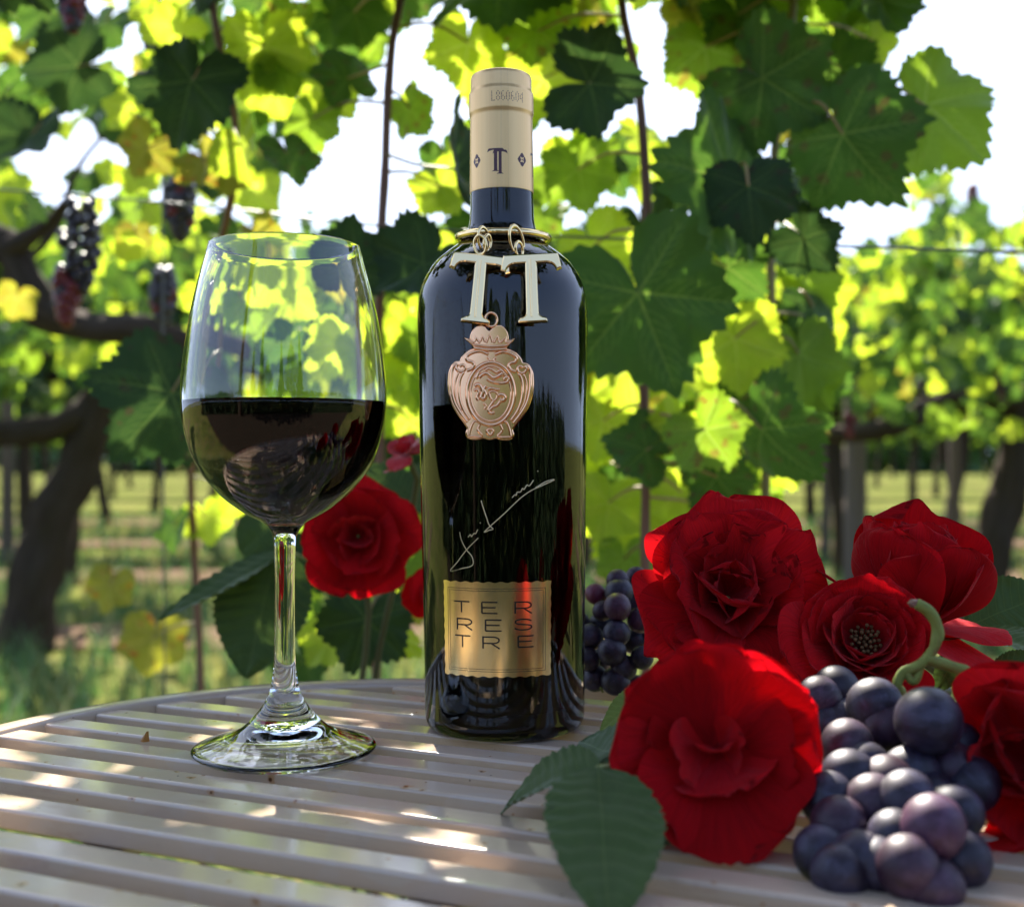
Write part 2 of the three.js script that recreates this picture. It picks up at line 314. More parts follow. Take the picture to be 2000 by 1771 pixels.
{ // dry scrap of leaf lying between two slats
  const p = at(283, 1447, 0.4997), t = thing('dry_leaf_scrap', 'tiny curled brown scrap of dry leaf on the table slats', 'leaf scrap', p);
  part(t, 'blade', grid(4, 5, (u, v) => [(u - 0.5) * 0.0042 * (1 - v * 0.8) + v * 0.0008, v * 0.0042, 0.002 * sin(u * 3) - v * v * 0.0012]), new THREE.MeshPhysicalMaterial({ color: lin(0.33, 0.14, 0.02), roughness: 0.9, transmission: 0.3, thickness: 0, side: THREE.DoubleSide }));
}

// ---------------------------------------------------------------- the bottle
const BX = -0.0032, BZ = -0.53;
const tiltB = euler(0, 0, 0.006);
const bottleOuter = [[0.0, 0.0085], [0.012, 0.0075], [0.023, 0.003], [0.0285, 0.0004], [0.0315, 0.0002], [0.0342, 0.0014], [0.0357, 0.0045], [0.0360, 0.010], [0.0361, 0.03], [0.0372, 0.098], [0.0380, 0.150], [0.03845, 0.176], [0.0384, 0.188], [0.0372, 0.1965], [0.0343, 0.2035], [0.0300, 0.2095], [0.0250, 0.2138], [0.0207, 0.2170], [0.0178, 0.2200], [0.0157, 0.2236], [0.0147, 0.2275], [0.0143, 0.236], [0.0140, 0.25], [0.0137, 0.282]];
function bottleRadius(h) { for (let k = 5; k < bottleOuter.length; k++) if (h <= bottleOuter[k][1]) { const [r0, h0] = bottleOuter[k - 1], [r1, h1] = bottleOuter[k]; return lerp(r0, r1, (h - h0) / (h1 - h0)); } return 0.0137; }
function onBottle(px, py, lift = 0) {           // the point of the bottle's face seen at that place, in the bottle's own axes (before its slight lean)
  const dir = at(px, py, 1).sub(V(0, EYE, 0)); let r = 0.037, p = V();
  for (let k = 0; k < 8; k++) {
    const a = dir.x * dir.x + dir.z * dir.z, b = -2 * (dir.x * BX + dir.z * BZ), c = BX * BX + BZ * BZ - (r + lift) ** 2, s = (-b - Math.sqrt(max(0, b * b - 4 * a * c))) / (2 * a);
    p.copy(dir).multiplyScalar(s).add(V(0, EYE, 0)); r = bottleRadius(p.y - TOP);
  }
  return V(p.x - BX, p.y - TOP, p.z - BZ).applyQuaternion(tiltB.clone().invert());
}
M.bottleGlass = new THREE.MeshPhysicalMaterial({ color: lin(1, 1, 1), roughness: 0.015, transmission: 1, thickness: 0.004, ior: 1.52, attenuationColor: lin(0.10, 0.16, 0.045), attenuationDistance: 0.0035 });
M.bottleWine = new THREE.MeshPhysicalMaterial({ color: lin(0.010, 0.002, 0.003), roughness: 0.2, specularIntensity: 0.2 });
M.gold = new THREE.MeshPhysicalMaterial({ color: lin(0.92, 0.66, 0.32), metalness: 1, roughness: 0.06 });
M.roseGold = new THREE.MeshPhysicalMaterial({ color: lin(1.0, 0.55, 0.30), metalness: 1, roughness: 0.09 });
{
  const t = thing('wine_bottle', 'tall dark bottle of red wine with gold capsule and square gold label', 'wine bottle', V(BX, TOP, BZ));
  t.quaternion.copy(tiltB);
  part(t, 'glass_body', lathe([...curveProfile(bottleOuter, 150), [0.0, 0.282]], 128), M.bottleGlass);
  const inner = bottleOuter.slice(6).filter(([, h]) => h > 0.008 && h < 0.27).map(([r, h]) => [r - 0.0028, max(h, 0.013)]);
  part(t, 'wine', lathe([[0, 0.0165], [0.018, 0.014], [0.029, 0.0105], [0.0318, 0.011], ...curveProfile(inner, 70), [0, 0.262]], 96), M.bottleWine);
  // capsule
  const h0 = 0.2405, h1 = 0.2967, squeeze = 0.945, prof = [[0.0142, h0 - 0.0002], [0.01445, h0], [0.01428, 0.262], [0.01410, 0.2755], [0.01412, 0.2766], [0.01455, 0.2776], [0.01462, 0.2785], [0.01462, 0.2868], [0.01452, 0.2876], [0.01400, 0.2886], [0.01388, 0.2895], [0.01385, 0.2944], [0.0134, 0.2960], [0.0126, 0.2966], [0, 0.2967]];
  const g = lathe(prof, 128), p = g.attributes.position, u = g.attributes.uv;
  for (let i = 0; i < p.count; i++) u.setY(i, (p.getY(i) - h0) / (h1 - h0));
  for (let i = 0; i < p.count; i++) p.setY(i, h0 + (p.getY(i) - h0) * squeeze);
  g.computeVertexNormals(); g.rotateY(PI);
  const W = 2048, H = 1280, [c, x] = canvas(W, H), [cm, xm] = canvas(W, H), R = rng(8);
  x.fillStyle = css([0.80, 0.50, 0.215]); x.fillRect(0, 0, W, H);
  for (let k = 0; k < 900; k++) { x.globalAlpha = 0.10; x.fillStyle = css([[0.88, 0.58, 0.27], [0.70, 0.42, 0.17]][k % 2]); x.fillRect(R() * W, 0, 1 + R() * 3, H); }
  x.globalAlpha = 0.5; x.fillStyle = css([0.36, 0.22, 0.13]); for (const q of [0.497, 0.502, 0.535]) x.fillRect(q * W, 0, 1.6, H);
  x.globalAlpha = 1;
  xm.fillStyle = '#fff'; xm.fillRect(0, 0, W, H);
  const X = (deg) => (0.5 + deg / 360) * W, Y = (h) => (1 - (h - h0) / (h1 - h0)) * H, ink = css([0.075, 0.022, 0.030]);
  const both = (f) => { x.fillStyle = x.strokeStyle = ink; f(x); xm.fillStyle = xm.strokeStyle = '#000'; f(xm); };
  const tee = (q, cx, top, w, h, st) => {        // a serif T with drooping arms
    q.beginPath(); q.moveTo(cx - w / 2, top + h * 0.16); q.quadraticCurveTo(cx - w / 2 + 4, top, cx - w * 0.36, top); q.lineTo(cx + w * 0.36, top); q.quadraticCurveTo(cx + w / 2 - 4, top, cx + w / 2, top + h * 0.16);
    q.quadraticCurveTo(cx + w * 0.36, top + h * 0.075, cx + st / 2, top + h * 0.075); q.lineTo(cx + st / 2, top + h * 0.95); q.lineTo(cx + st * 1.2, top + h); q.lineTo(cx - st * 1.2, top + h); q.lineTo(cx - st / 2, top + h * 0.95); q.lineTo(cx - st / 2, top + h * 0.075); q.quadraticCurveTo(cx - w * 0.36, top + h * 0.075, cx - w / 2, top + h * 0.16); q.fill();
  };
  const mark = (q, cx, cy) => { for (let k = 0; k < 4; k++) { q.save(); q.translate(cx, cy); q.scale(1, 1.35); q.rotate(k * PI / 2); q.beginPath(); q.moveTo(0, -56); q.quadraticCurveTo(30, -40, 26, -26); q.lineTo(0, -14); q.lineTo(-26, -26); q.quadraticCurveTo(-30, -40, 0, -56); q.fill(); q.beginPath(); q.arc(25, -25, 7, 0, 7); q.fill(); q.restore(); } q.beginPath(); q.ellipse(cx, cy, 8, 11, 0, 0, 7); q.fill(); };
  for (const [n, off] of [[0, -7], [1, 83], [2, 173], [3, -97]]) both((q) => {
    tee(q, X(off) - 18, Y(0.2585), 175, 245, 34); tee(q, X(off) + 28, Y(0.2577), 150, 255, 30); mark(q, X(off + 47), Y(0.2538));
  });
  both((q) => { // dotted lot code
    const glyph = { L: ['100', '100', '100', '100', '100', '100', '111'], 8: ['010', '101', '101', '010', '101', '101', '010'], 6: ['010', '100', '100', '110', '101', '101', '010'], 0: ['010', '101', '101', '101', '101', '101', '010'], 4: ['001', '011', '101', '101', '111', '001', '001'] };
    [...'L860604'].forEach((ch, k) => glyph[ch].forEach((row, j) => [...row].forEach((b, i) => { if (b === '1') { q.beginPath(); q.arc(X(-16 + k * 8.6) + i * 14, Y(0.2850) + j * 16, 5.2, 0, 7); q.fill(); } })));
  });
  part(t, 'capsule', g, new THREE.MeshPhysicalMaterial({ map: texture(c), metalnessMap: texture(cm, false), metalness: 0.72, roughness: 0.36 }), 'matt gold foil capsule printed with a monogram');
  // label: a gold foil sheet with a wavy edge
  const LW = 1024, LH = 972, [lc, lx] = canvas(LW, LH), [lm, lmx] = canvas(LW, LH);
  lx.fillStyle = css([0.92, 0.68, 0.30]); lx.fillRect(0, 0, LW, LH); lmx.fillStyle = '#fff'; lmx.fillRect(0, 0, LW, LH);
  const ub = (f) => { lx.fillStyle = lx.strokeStyle = css([0.02, 0.014, 0.01]); f(lx); lmx.fillStyle = lmx.strokeStyle = '#000'; f(lmx); };
  const U = (X) => (X - 285) / 592 * LW, W2 = (Y) => (Y - 785) / 562 * LH;
  ub((q) => { q.lineWidth = 5; q.strokeRect(U(312), W2(822), U(845) - U(312), W2(1318) - W2(822)); q.strokeRect(U(325), W2(835), U(832) - U(325), W2(1305) - W2(835)); });
  const letters = { T: [[0, 0, 1, 0], [0.5, 0, 0.5, 1]], E: [[1, 0, 0, 0], [0, 0, 0, 1], [0, 1, 1, 1], [0, 0.48, 0.88, 0.48]], };
  const drawLetter = (q, ch, x0, y0, x1, y1) => {
    q.lineWidth = 15; q.lineJoin = 'miter'; const A = (u, v) => [lerp(x0, x1, u), lerp(y0, y1, v)];
    q.beginPath();
    if (letters[ch]) for (const [a, b, c1, d] of letters[ch]) { q.moveTo(...A(a, b)); q.lineTo(...A(c1, d)); }
    else if (ch === 'R') { q.moveTo(...A(0, 1.04)); q.lineTo(...A(0, 0)); q.lineTo(...A(0.62, 0)); q.bezierCurveTo(...A(1.08, 0.02), ...A(1.08, 0.54), ...A(0.62, 0.56)); q.lineTo(...A(0, 0.56)); q.moveTo(...A(0.50, 0.56)); q.lineTo(...A(1, 1.04)); }
    else { q.moveTo(...A(0.95, 0.16)); q.bezierCurveTo(...A(0.80, -0.08), ...A(0.02, -0.10), ...A(0.05, 0.26)); q.bezierCurveTo(...A(0.08, 0.62), ...A(0.98, 0.36), ...A(0.97, 0.74)); q.bezierCurveTo(...A(0.94, 1.10), ...A(0.16, 1.08), ...A(0.02, 0.82)); }
    q.stroke();
  };
  for (const [ch, a, b, y0, y1] of [['T', 352, 445, 902, 968], ['E', 512, 592, 902, 968], ['R', 682, 768, 902, 968], ['R', 372, 458, 1006, 1070], ['E', 530, 612, 1008, 1073], ['S', 678, 770, 1006, 1068], ['T', 356, 448, 1108, 1178], ['R', 516, 602, 1110, 1177], ['E', 697, 778, 1106, 1172]]) ub((q) => drawLetter(q, ch, U(a), W2(y0), U(b), W2(y1)));
  const a0 = -0.765, a1 = 0.575, y0 = 0.0290, y1 = 0.0686, nu = 48, nv = 30;
  const lg = grid(nu, nv, (u, v) => {
    const eu = u <= 0 ? -1 : u >= 1 ? 1 : 0, ev = v <= 0 ? -1 : v >= 1 ? 1 : 0;
    const a = lerp(a0, a1, u) + eu * (0.004 + 0.006 * sin(v * 52)), h = lerp(y0, y1, v) + ev * 0.0003 * (0.6 + sin(u * 60)), r = bottleRadius(h) + 0.00025;
    return [sin(a) * r, h, cos(a) * r, u, v];
  });
  part(t, 'label', lg, new THREE.MeshPhysicalMaterial({ map: texture(lc), metalnessMap: texture(lm, false), metalness: 1, roughness: 0.2, side: THREE.DoubleSide }), 'square gold foil label with dark capital letters');
  // the handwritten signature
  const strokes = [[[360, 485], [370, 530], [400, 590], [432, 630], [441, 672], [428, 688], [380, 700], [305, 716], [345, 665], [400, 592], [470, 520]], [[410, 515], [424, 500], [430, 512], [446, 492], [452, 496], [468, 470]], [[480, 432], [484, 428]], [[487, 297], [500, 340], [520, 400], [537, 446], [560, 468], [538, 473], [505, 487], [546, 446], [620, 380], [690, 312], [735, 272], [790, 235], [850, 208], [925, 172], [880, 182], [812, 220]], [[672, 280], [690, 262], [697, 268], [702, 248], [722, 246], [735, 224], [742, 232], [762, 204], [772, 211], [800, 176]], [[823, 120], [827, 124]]];
  part(t, 'signature', mergeGeometries(strokes.map((s) => tube(s.map(([a, b]) => onBottle(780 + a / 3.0525, 880 + b / 3.0525, 0.00005)), 0.00024, 6, 8))), new THREE.MeshStandardMaterial({ color: lin(0.75, 0.58, 0.32), roughness: 0.45, metalness: 0.3 }), 'gold handwritten signature');
}

// ---------------------------------------------------------------- the gilt charm hung round the bottle's neck
{
  const t = thing('bottle_charm', 'gilt neck ring with two letter pendants and a crowned crest on the bottle', 'charm', V(BX, TOP, BZ));
  const P = (px, py, d) => at(px, py, d).sub(t.position);
  part(t, 'neck_ring', turned(new THREE.TorusGeometry(0.0203, 0.0017, 14, 90).rotateX(PI / 2), placed(V(-0.0007, 0.2203, 0), euler(0.03, 0, -0.01), V(1, 1.05, 1))), M.gold);
  const link = (px, py, d, r, rot, tilt, sy = 1.35) => part(t, 'chain_link', turned(new THREE.TorusGeometry(r, 0.00058, 10, 32), placed(P(px, py, d), euler(0.1, tilt, rot), V(1, sy, 1))), M.gold);
  link(945, 468, 0.5050, 0.0036, 0.25, 0.9, 1.5); link(938, 478, 0.4985, 0.0030, 0.15, -0.5); link(1009, 470, 0.5015, 0.0038, 0.35, 0.75, 1.7); link(952, 474, 0.5008, 0.0026, -0.3, 1.0); link(1014, 487, 0.4965, 0.0024, 0.3, 0.9);
  const T = new THREE.Shape();                    // a letter T, its foot at the origin, 1 high
  T.moveTo(-0.21, 0); T.lineTo(0.21, 0); T.quadraticCurveTo(0.21, 0.028, 0.18, 0.032); T.quadraticCurveTo(0.085, 0.05, 0.078, 0.14); T.lineTo(0.070, 0.90);
  T.lineTo(0.24, 0.90); T.quadraticCurveTo(0.37, 0.90, 0.42, 0.785); T.lineTo(0.465, 0.80); T.quadraticCurveTo(0.445, 0.92, 0.42, 1.0); T.lineTo(-0.42, 1.0); T.quadraticCurveTo(-0.445, 0.92, -0.465, 0.80); T.lineTo(-0.42, 0.785); T.quadraticCurveTo(-0.37, 0.90, -0.24, 0.90);
  T.lineTo(-0.070, 0.90); T.lineTo(-0.078, 0.14); T.quadraticCurveTo(-0.085, 0.05, -0.18, 0.032); T.quadraticCurveTo(-0.21, 0.028, -0.21, 0);
  const tg = new THREE.ExtrudeGeometry(T, { depth: 0.02, bevelEnabled: true, bevelThickness: 0.045, bevelSize: 0.026, bevelSegments: 2, curveSegments: 8 }); tg.computeVertexNormals();
  const H = 0.0285;
  for (const [px, py, d, lean, back, yaw] of [[928, 629, 0.4880, -0.085, -0.16, 0.10], [1041, 628, 0.4875, 0.03, -0.17, -0.08]]) {
    const m = part(t, 'letter_pendant', tg, M.gold, 'gilt letter T'); m.position.copy(P(px, py, d)); m.quaternion.copy(euler(back, yaw, lean)); m.scale.set(H * 0.92, H, H);
    const s = part(m, 'facet_ridge', tube([V(-0.012, 0.06, 0.062), V(-0.012, 0.93, 0.062)], 0.02, 6, 3), M.gold); s.scale.z = 1;
  }
  // crest
  const K = 0.2 * 0.4875 / FPX, m0 = P(780 + 893 / 5, 580 + 900 / 5, 0.4888);
  const crest = new THREE.Group(); crest.name = 'crest'; crest.position.copy(m0); crest.rotation.set(-0.015, 0.05, -0.02); t.add(crest);
  const q2 = (x, y) => new THREE.Vector2(x * K, -(y - 900) * K);
  const half = [[0, 520], [70, 522], [150, 512], [230, 540], [285, 600], [302, 636], [352, 648], [395, 715], [410, 800], [404, 920], [374, 1040], [312, 1150], [244, 1240], [214, 1290], [226, 1338], [204, 1378], [120, 1388], [64, 1372], [0, 1386]];
  const outline = [...half.map(([x, y]) => q2(x, y)), ...half.slice(1, -1).reverse().map(([x, y]) => q2(-x, y))];
  const smoothShape = (pts) => new THREE.Shape(new THREE.CatmullRomCurve3(pts.map((p) => V(p.x, p.y, 0)), true, 'centripetal').getPoints(pts.length * 5).map((p) => new THREE.Vector2(p.x, p.y)));
  const plate = (shape, z, depth, bevel) => { const g = new THREE.ExtrudeGeometry(shape, { depth, bevelEnabled: true, bevelThickness: bevel, bevelSize: bevel * 0.8, bevelSegments: 4, curveSegments: 12 }); g.translate(0, 0, z); return g; };
  part(crest, 'shield', plate(smoothShape(outline), -0.0006, 0.0008, 0.0007), M.roseGold);
  const ridge = (pts, r, z = 0.0010, closed = false, n = 6) => tube(pts.map(([x, y]) => { const p = q2(x, y); return V(p.x, p.y, z); }), r * 1.2 * K, 8, n, { closed });
  const mirror = (pts) => pts.map(([x, y]) => [-x, y]);
  const rel = [];
  for (const f of [(p) => p, mirror]) {
    rel.push(ridge(f([[30, 560], [110, 532], [190, 548], [245, 590], [232, 630], [190, 640], [170, 670], [190, 705], [240, 725]]), 15));
    rel.push(ridge(f([[310, 690], [285, 668], [258, 690], [268, 726], [310, 736], [345, 700], [330, 662], [372, 690], [388, 790], [382, 920], [350, 1040], [292, 1140], [225, 1230]]), 13));
    rel.push(ridge(f([[270, 740], [300, 800], [312, 900], [300, 1010], [262, 1110], [200, 1205]]), 12)); rel.push(ridge(f([[318, 745], [346, 820], [350, 920], [330, 1030], [285, 1120]]), 9));
    rel.push(ridge(f([[40, 590], [22, 615], [36, 640], [70, 650]]), 10));
    rel.push(ridge(f([[205, 1365], [75, 1362], [120, 1300], [100, 1240], [150, 1215], [190, 1290], [205, 1365]]), 10));
  }
  rel.push(ridge([[-30, 1310], [0, 1290], [30, 1310], [0, 1350]], 12, 0.001, true));
  const oval = (rx, ry, r) => { const pts = []; for (let k = 0; k < 28; k++) { const a = k / 28 * 2 * PI; pts.push([cos(a) * rx, 945 + sin(a) * ry]); } return ridge(pts, r, 0.0010, true, 3); };
  rel.push(oval(232, 306, 16), oval(198, 268, 9));
  part(crest, 'border_relief', mergeGeometries(rel), M.roseGold);
  const fig = [   // the rampant beast inside the oval
    [[-120, 790], [-90, 760], [-50, 745], [-10, 770], [20, 790], [70, 770], [110, 740]], [[-60, 720], [-30, 700], [10, 712], [50, 735], [90, 715], [120, 735], [105, 770]], [[-40, 800], [0, 825], [50, 835], [110, 838], [165, 820], [170, 790], [140, 780], [125, 810]], [[100, 700], [125, 750], [150, 790]],
    [[-160, 875], [-130, 855], [-100, 880], [-80, 930], [-95, 985], [-65, 1000], [-50, 950], [-70, 905], [-50, 870]], [[-165, 920], [-140, 905], [-120, 930], [-135, 985], [-120, 1015]], [[-30, 905], [0, 890], [40, 900], [85, 905]], [[-20, 935], [0, 990], [30, 1010], [60, 985], [60, 940], [20, 920], [-20, 935]], [[70, 960], [110, 950], [140, 980], [120, 1010], [85, 1000]], [[30, 1015], [0, 1060], [-20, 1100], [0, 1135], [40, 1128]], [[95, 1015], [60, 1060], [20, 1075], [-10, 1110]], [[-70, 1040], [-45, 1065], [-60, 1100]], [[-120, 735], [-135, 775], [-150, 800]],
  ];
  part(crest, 'beast_relief', mergeGeometries(fig.map((s, k) => ridge(s, [17, 13, 14, 10][k % 4], 0.0009))), M.roseGold);
  const crown = [[-168, 508], [-185, 470], [-265, 408], [-180, 430], [-170, 385], [-115, 440], [-95, 378], [-60, 440], [-22, 362], [15, 440], [55, 378], [75, 440], [140, 385], [140, 430], [222, 402], [150, 470], [140, 508]].map(([x, y]) => q2(x, y));
  part(crest, 'crown', plate(new THREE.Shape(crown), 0.0001, 0.0006, 0.0005), M.roseGold);
  part(crest, 'crown_points', ridge([[-178, 470], [-255, 412], [-165, 448], [-160, 395], [-118, 452], [-95, 385], [-58, 452], [-22, 370], [15, 452], [54, 385], [76, 452], [132, 395], [136, 448], [212, 408], [150, 470]], 8, 0.0014, false, 3), M.roseGold);
  part(crest, 'crown_band', mergeGeometries([ridge([[-178, 470], [-20, 484], [148, 470]], 11, 0.0016), ridge([[-170, 505], [-20, 518], [146, 505]], 13, 0.0016)]), M.roseGold);
  const dome = [[-198, 425], [-192, 350], [-150, 295], [-90, 285], [-28, 335], [30, 285], [90, 280], [140, 330], [148, 425]].map(([x, y]) => q2(x, y));
  part(crest, 'crown_dome', plate(smoothShape(dome), -0.0009, 0.0005, 0.0006), M.roseGold);
  part(crest, 'hanging_loop', turned(new THREE.TorusGeometry(62 * K, 13 * K, 10, 40), placed(V(q2(-12, 218).x, q2(-12, 218).y, 0.0004), euler(0, 0.25, 0), V(1, 1.1, 1))), M.roseGold);
}

// ---------------------------------------------------------------- the wine glass
const GX = (556 - 1000) * 0.484 / FPX, GZ = -0.484;
{
  M.glass = new THREE.MeshPhysicalMaterial({ color: lin(1, 1, 1), roughness: 0.0, transmission: 1, thickness: 0.002, ior: 1.5, attenuationColor: lin(0.97, 0.985, 0.98), attenuationDistance: 0.1 });
  M.wine = new THREE.MeshPhysicalMaterial({ color: lin(1, 1, 1), roughness: 0.0, transmission: 1, thickness: 0.05, ior: 1.35, specularIntensity: 0.2, attenuationColor: lin(0.25, 0.003, 0.010), attenuationDistance: 0.0010 });
  const t = thing('wine_glass', 'stemmed clear wine glass half full of dark red wine on the table', 'wine glass', V(GX, TOP, GZ));
  const bowlOut = [[0.0050, 0.0890], [0.0078, 0.0935], [0.0165, 0.0985], [0.0270, 0.1068], [0.0362, 0.1195], [0.0408, 0.1345], [0.0418, 0.1475], [0.0410, 0.1600], [0.0385, 0.1770], [0.0350, 0.1930], [0.0318, 0.2050], [0.0309, 0.2085]];
  const outer = curveProfile([[0.0376, 0.0016], [0.0374, 0.0024], [0.0340, 0.0037], [0.0250, 0.0066], [0.0175, 0.0102], [0.0105, 0.0175], [0.0066, 0.0240], [0.0048, 0.0330], [0.0042, 0.0480], [0.0041, 0.0650], [0.0043, 0.0800], ...bowlOut], 150);
  const innerPts = [[0.0303, 0.2087], [0.0308, 0.2050], [0.0340, 0.1930], [0.0375, 0.1770], [0.0399, 0.1600], [0.0406, 0.1475], [0.0396, 0.1345], [0.0349, 0.1200], [0.0256, 0.1080], [0.0150, 0.1002], [0.0060, 0.0968], [0.0, 0.0962]];
  const inner = curveProfile(innerPts, 80);
  const foot = [[0.0, 0.0098], [0.006, 0.0094], [0.012, 0.0082], [0.020, 0.0060], [0.028, 0.0036], [0.0335, 0.0016], [0.0362, 0.0004], [0.0376, 0.0016]];
  part(t, 'glass_body', lathe([...foot.slice(0, -1), ...outer, ...inner], 128), M.glass);
  const level = 0.1438, wall = inner.slice().reverse().filter(([, h]) => h < level).map(([r, h]) => [max(0, r === 0 ? 0 : r + 0.0006), h - 0.0003]);
  const rl = (() => { for (let k = 1; k < inner.length; k++) if (inner[k][1] <= level) return lerp(inner[k - 1][0], inner[k][0], (level - inner[k - 1][1]) / (inner[k][1] - inner[k - 1][1])); })();
  part(t, 'wine', lathe([...wall, [rl + 0.0006, level + 0.0004], [rl - 0.0006, level + 0.00005], [rl - 0.002, level - 0.0003], [0, level - 0.0003]], 128), M.wine, 'dark red wine');
}

// ---------------------------------------------------------------- roses
{
  const petalMat = (base, seed) => {
    const [c, x] = canvas(512, 512), R = rng(seed);
    x.fillStyle = css(base); x.fillRect(0, 0, 512, 512);
    blotches(x, 512, 512, 160, 8, 60, [css(base, 0.62), css(base, 1.3), css([base[0] * 0.9, base[1] + 0.001, base[2] * 2.2])], 0.2, R);
    for (let k = 0; k < 520; k++) { x.globalAlpha = 0.2; x.strokeStyle = css([base.map((v) => v * 1.35), base.map((v) => v * 0.5), [base[0], base[1], base[2] * 2.5]][k % 3]); x.lineWidth = 0.6 + R() * 2.6; x.beginPath(); const p = 256 + (R() - 0.5) * 90, e = (R() - 0.25) * 1.5 * 512; x.moveTo(p, 512); x.quadraticCurveTo(p + (e - p) * 0.25, 250, e, 0); x.stroke(); }
    blotches(x, 512, 512, 16, 1.5, 8, [css([0.05, 0.003, 0.006])], 0.6, R);
    x.globalAlpha = 0.5; for (let k = 0; k < 40; k++) { x.fillStyle = css(base, 0.35); x.beginPath(); x.ellipse(R() * 512, R() * 7, 4 + R() * 16, 1 + R() * 4, 0, 0, 7); x.fill(); }
    x.globalAlpha = 1; const t = texture(c); t.wrapT = THREE.ClampToEdgeWrapping; t.wrapS = THREE.ClampToEdgeWrapping;
    return new THREE.MeshPhysicalMaterial({ map: t, bumpMap: t, bumpScale: 0.0008, roughness: 0.92, specularIntensity: 0.12, transmission: 0.5, thickness: 0, side: THREE.DoubleSide });
  };
  M.petals = [petalMat([0.52, 0.0025, 0.006], 66), petalMat([0.43, 0.0015, 0.004], 67), petalMat([0.58, 0.006, 0.010], 68)];
  const t = M.petals[0].map;
  M.petalOld = new THREE.MeshPhysicalMaterial({ map: t, color: lin(0.9, 0.9, 0.9), roughness: 0.9, transmission: 0.4, thickness: 0, side: THREE.DoubleSide });
  M.stamen = new THREE.MeshStandardMaterial({ color: lin(0.13, 0.065, 0.018), roughness: 0.8 });
}
function petal(L, W, o, seed) {                  // base at the origin, growing out along +z and up +y
  const n = 20, th0 = o.a0, th1 = o.a1, R = rng(seed), ph = R() * 9;
  const rr = [0], hh = [0];
  for (let j = 1; j <= 40; j++) { const v = (j - 0.5) / 40, th = lerp(th0, th1, smooth(0, 0.9, v)) - (o.roll ?? 0) * smooth(0.66, 1, v) ** 1.5; rr.push(rr[j - 1] + cos(th) * L / 40); hh.push(hh[j - 1] + sin(th) * L / 40); }
  const rho = o.rho ?? W * 0.55;
  return grid(n, n, (uu, w) => {
    const v = 1 - (1 - w) ** 1.7, u = uu * 2 - 1, f = v < 0.64 ? 0.14 + 0.86 * sin(PI / 2 * Math.pow(v / 0.64, 0.8)) : Math.pow(max(0.04, 1 - Math.pow((v - 0.64) / 0.37, 2.6)), 0.42);
    const vv = v * (1 - 0.05 * u * u * v + 0.05 * noise(u * 1.6 + seed * 3.1, 4.2, ph) * v * v), k = min(39.999, max(0, vv) * 40), i = Math.floor(k);
    const r = lerp(rr[i], rr[i + 1], k - i), h = lerp(hh[i], hh[i + 1], k - i), s = W / 2 * u * f, q = rho * (1 + 0.9 * v);
    const dn = (o.ruffle ?? 0.05) * L * (noise(u * 1.3 + seed * 1.7, v * 1.6, ph) * 2.0 * v + 0.45 * noise(u * 3.5 + seed, v * 4, ph + 3) * v * v + 0.22 * sin(u * 5 + ph) * v ** 3) - (o.edge ?? 0.07) * L * (Math.pow(abs(u), 5) * smooth(0.3, 0.8, v) + 0.7 * smooth(0.86, 1, v));
    return [q * sin(s / q), h + dn * 0.7, r - q * (1 - cos(s / q)) * (o.cup ?? 1) + dn * 0.7, 0.5 + u * 0.45, v];
  });
}
function roseLeafGeo(L, W, o = {}) {             // base at the origin, tip at +y, face to +z
  const nv = 76, nu = 12;
  return grid(nu, nv, (uu, v) => {
    const u = uu * 2 - 1, saw = (v * 19) % 1, f = Math.pow(sin(PI * Math.pow(v, 0.86)), 0.78) * (1 + (abs(u) === 1 ? (saw - 0.5) * 0.085 : 0)) + 0.012;
    const x = u * f * W / 2;
    return [x, v * L, (o.fold ?? 0.25) * abs(x) - (o.curl ?? 0.2) * L * v * v * 0.5 + 0.014 * W * sin((v - abs(u) * 0.12) * 69) * (0.25 + abs(u)) * sin(PI * v) + 0.05 * W * noise(u * 2 + (o.seed ?? 0), v * 4, 2) + (o.twist ?? 0) * x * v, 0.5 + u * f * 0.42, v];
  });
}
{
  const mk = (base, vein, seed) => {
    const S = 512, [c, x] = canvas(S, S), R = rng(seed); x.fillStyle = css(base); x.fillRect(0, 0, S, S);
    blotches(x, S, S, 200, 6, 50, [css(base, 0.8), css(base, 1.25)], 0.22, R);
    x.strokeStyle = css(vein); x.lineWidth = 5; x.globalAlpha = 0.8; x.beginPath(); x.moveTo(S / 2, S); x.lineTo(S / 2, 0); x.stroke();
    for (let k = 1; k < 11; k++) for (const s of [-1, 1]) { x.globalAlpha = 0.65; x.lineWidth = 2.4; x.beginPath(); const y = S - k * S / 11; x.moveTo(S / 2, y); x.quadraticCurveTo(S / 2 + s * 110, y - 30, S / 2 + s * 215, y - 95); x.stroke(); }
    blotches(x, S, S, 8, 2, 6, [css([0.03, 0.03, 0.02])], 0.8, R); blotches(x, S, S, 12, 1.5, 5, [css([0.35, 0.38, 0.33])], 0.5, R);
    x.globalAlpha = 1; const t = texture(c);
    return new THREE.MeshPhysicalMaterial({ map: t, bumpMap: t, bumpScale: 0.0005, roughness: 0.95, transmission: 0.3, thickness: 0, specularIntensity: 0.5, clearcoat: 0.12, clearcoatRoughness: 0.45, side: THREE.DoubleSide });
  };
  M.roseLeaf = mk([0.048, 0.085, 0.016], [0.10, 0.14, 0.035], 5); M.roseLeafPale = mk([0.066, 0.105, 0.042], [0.16, 0.22, 0.10], 6); M.roseLeafYellow = mk([0.14, 0.19, 0.03], [0.2, 0.24, 0.06], 7);
}
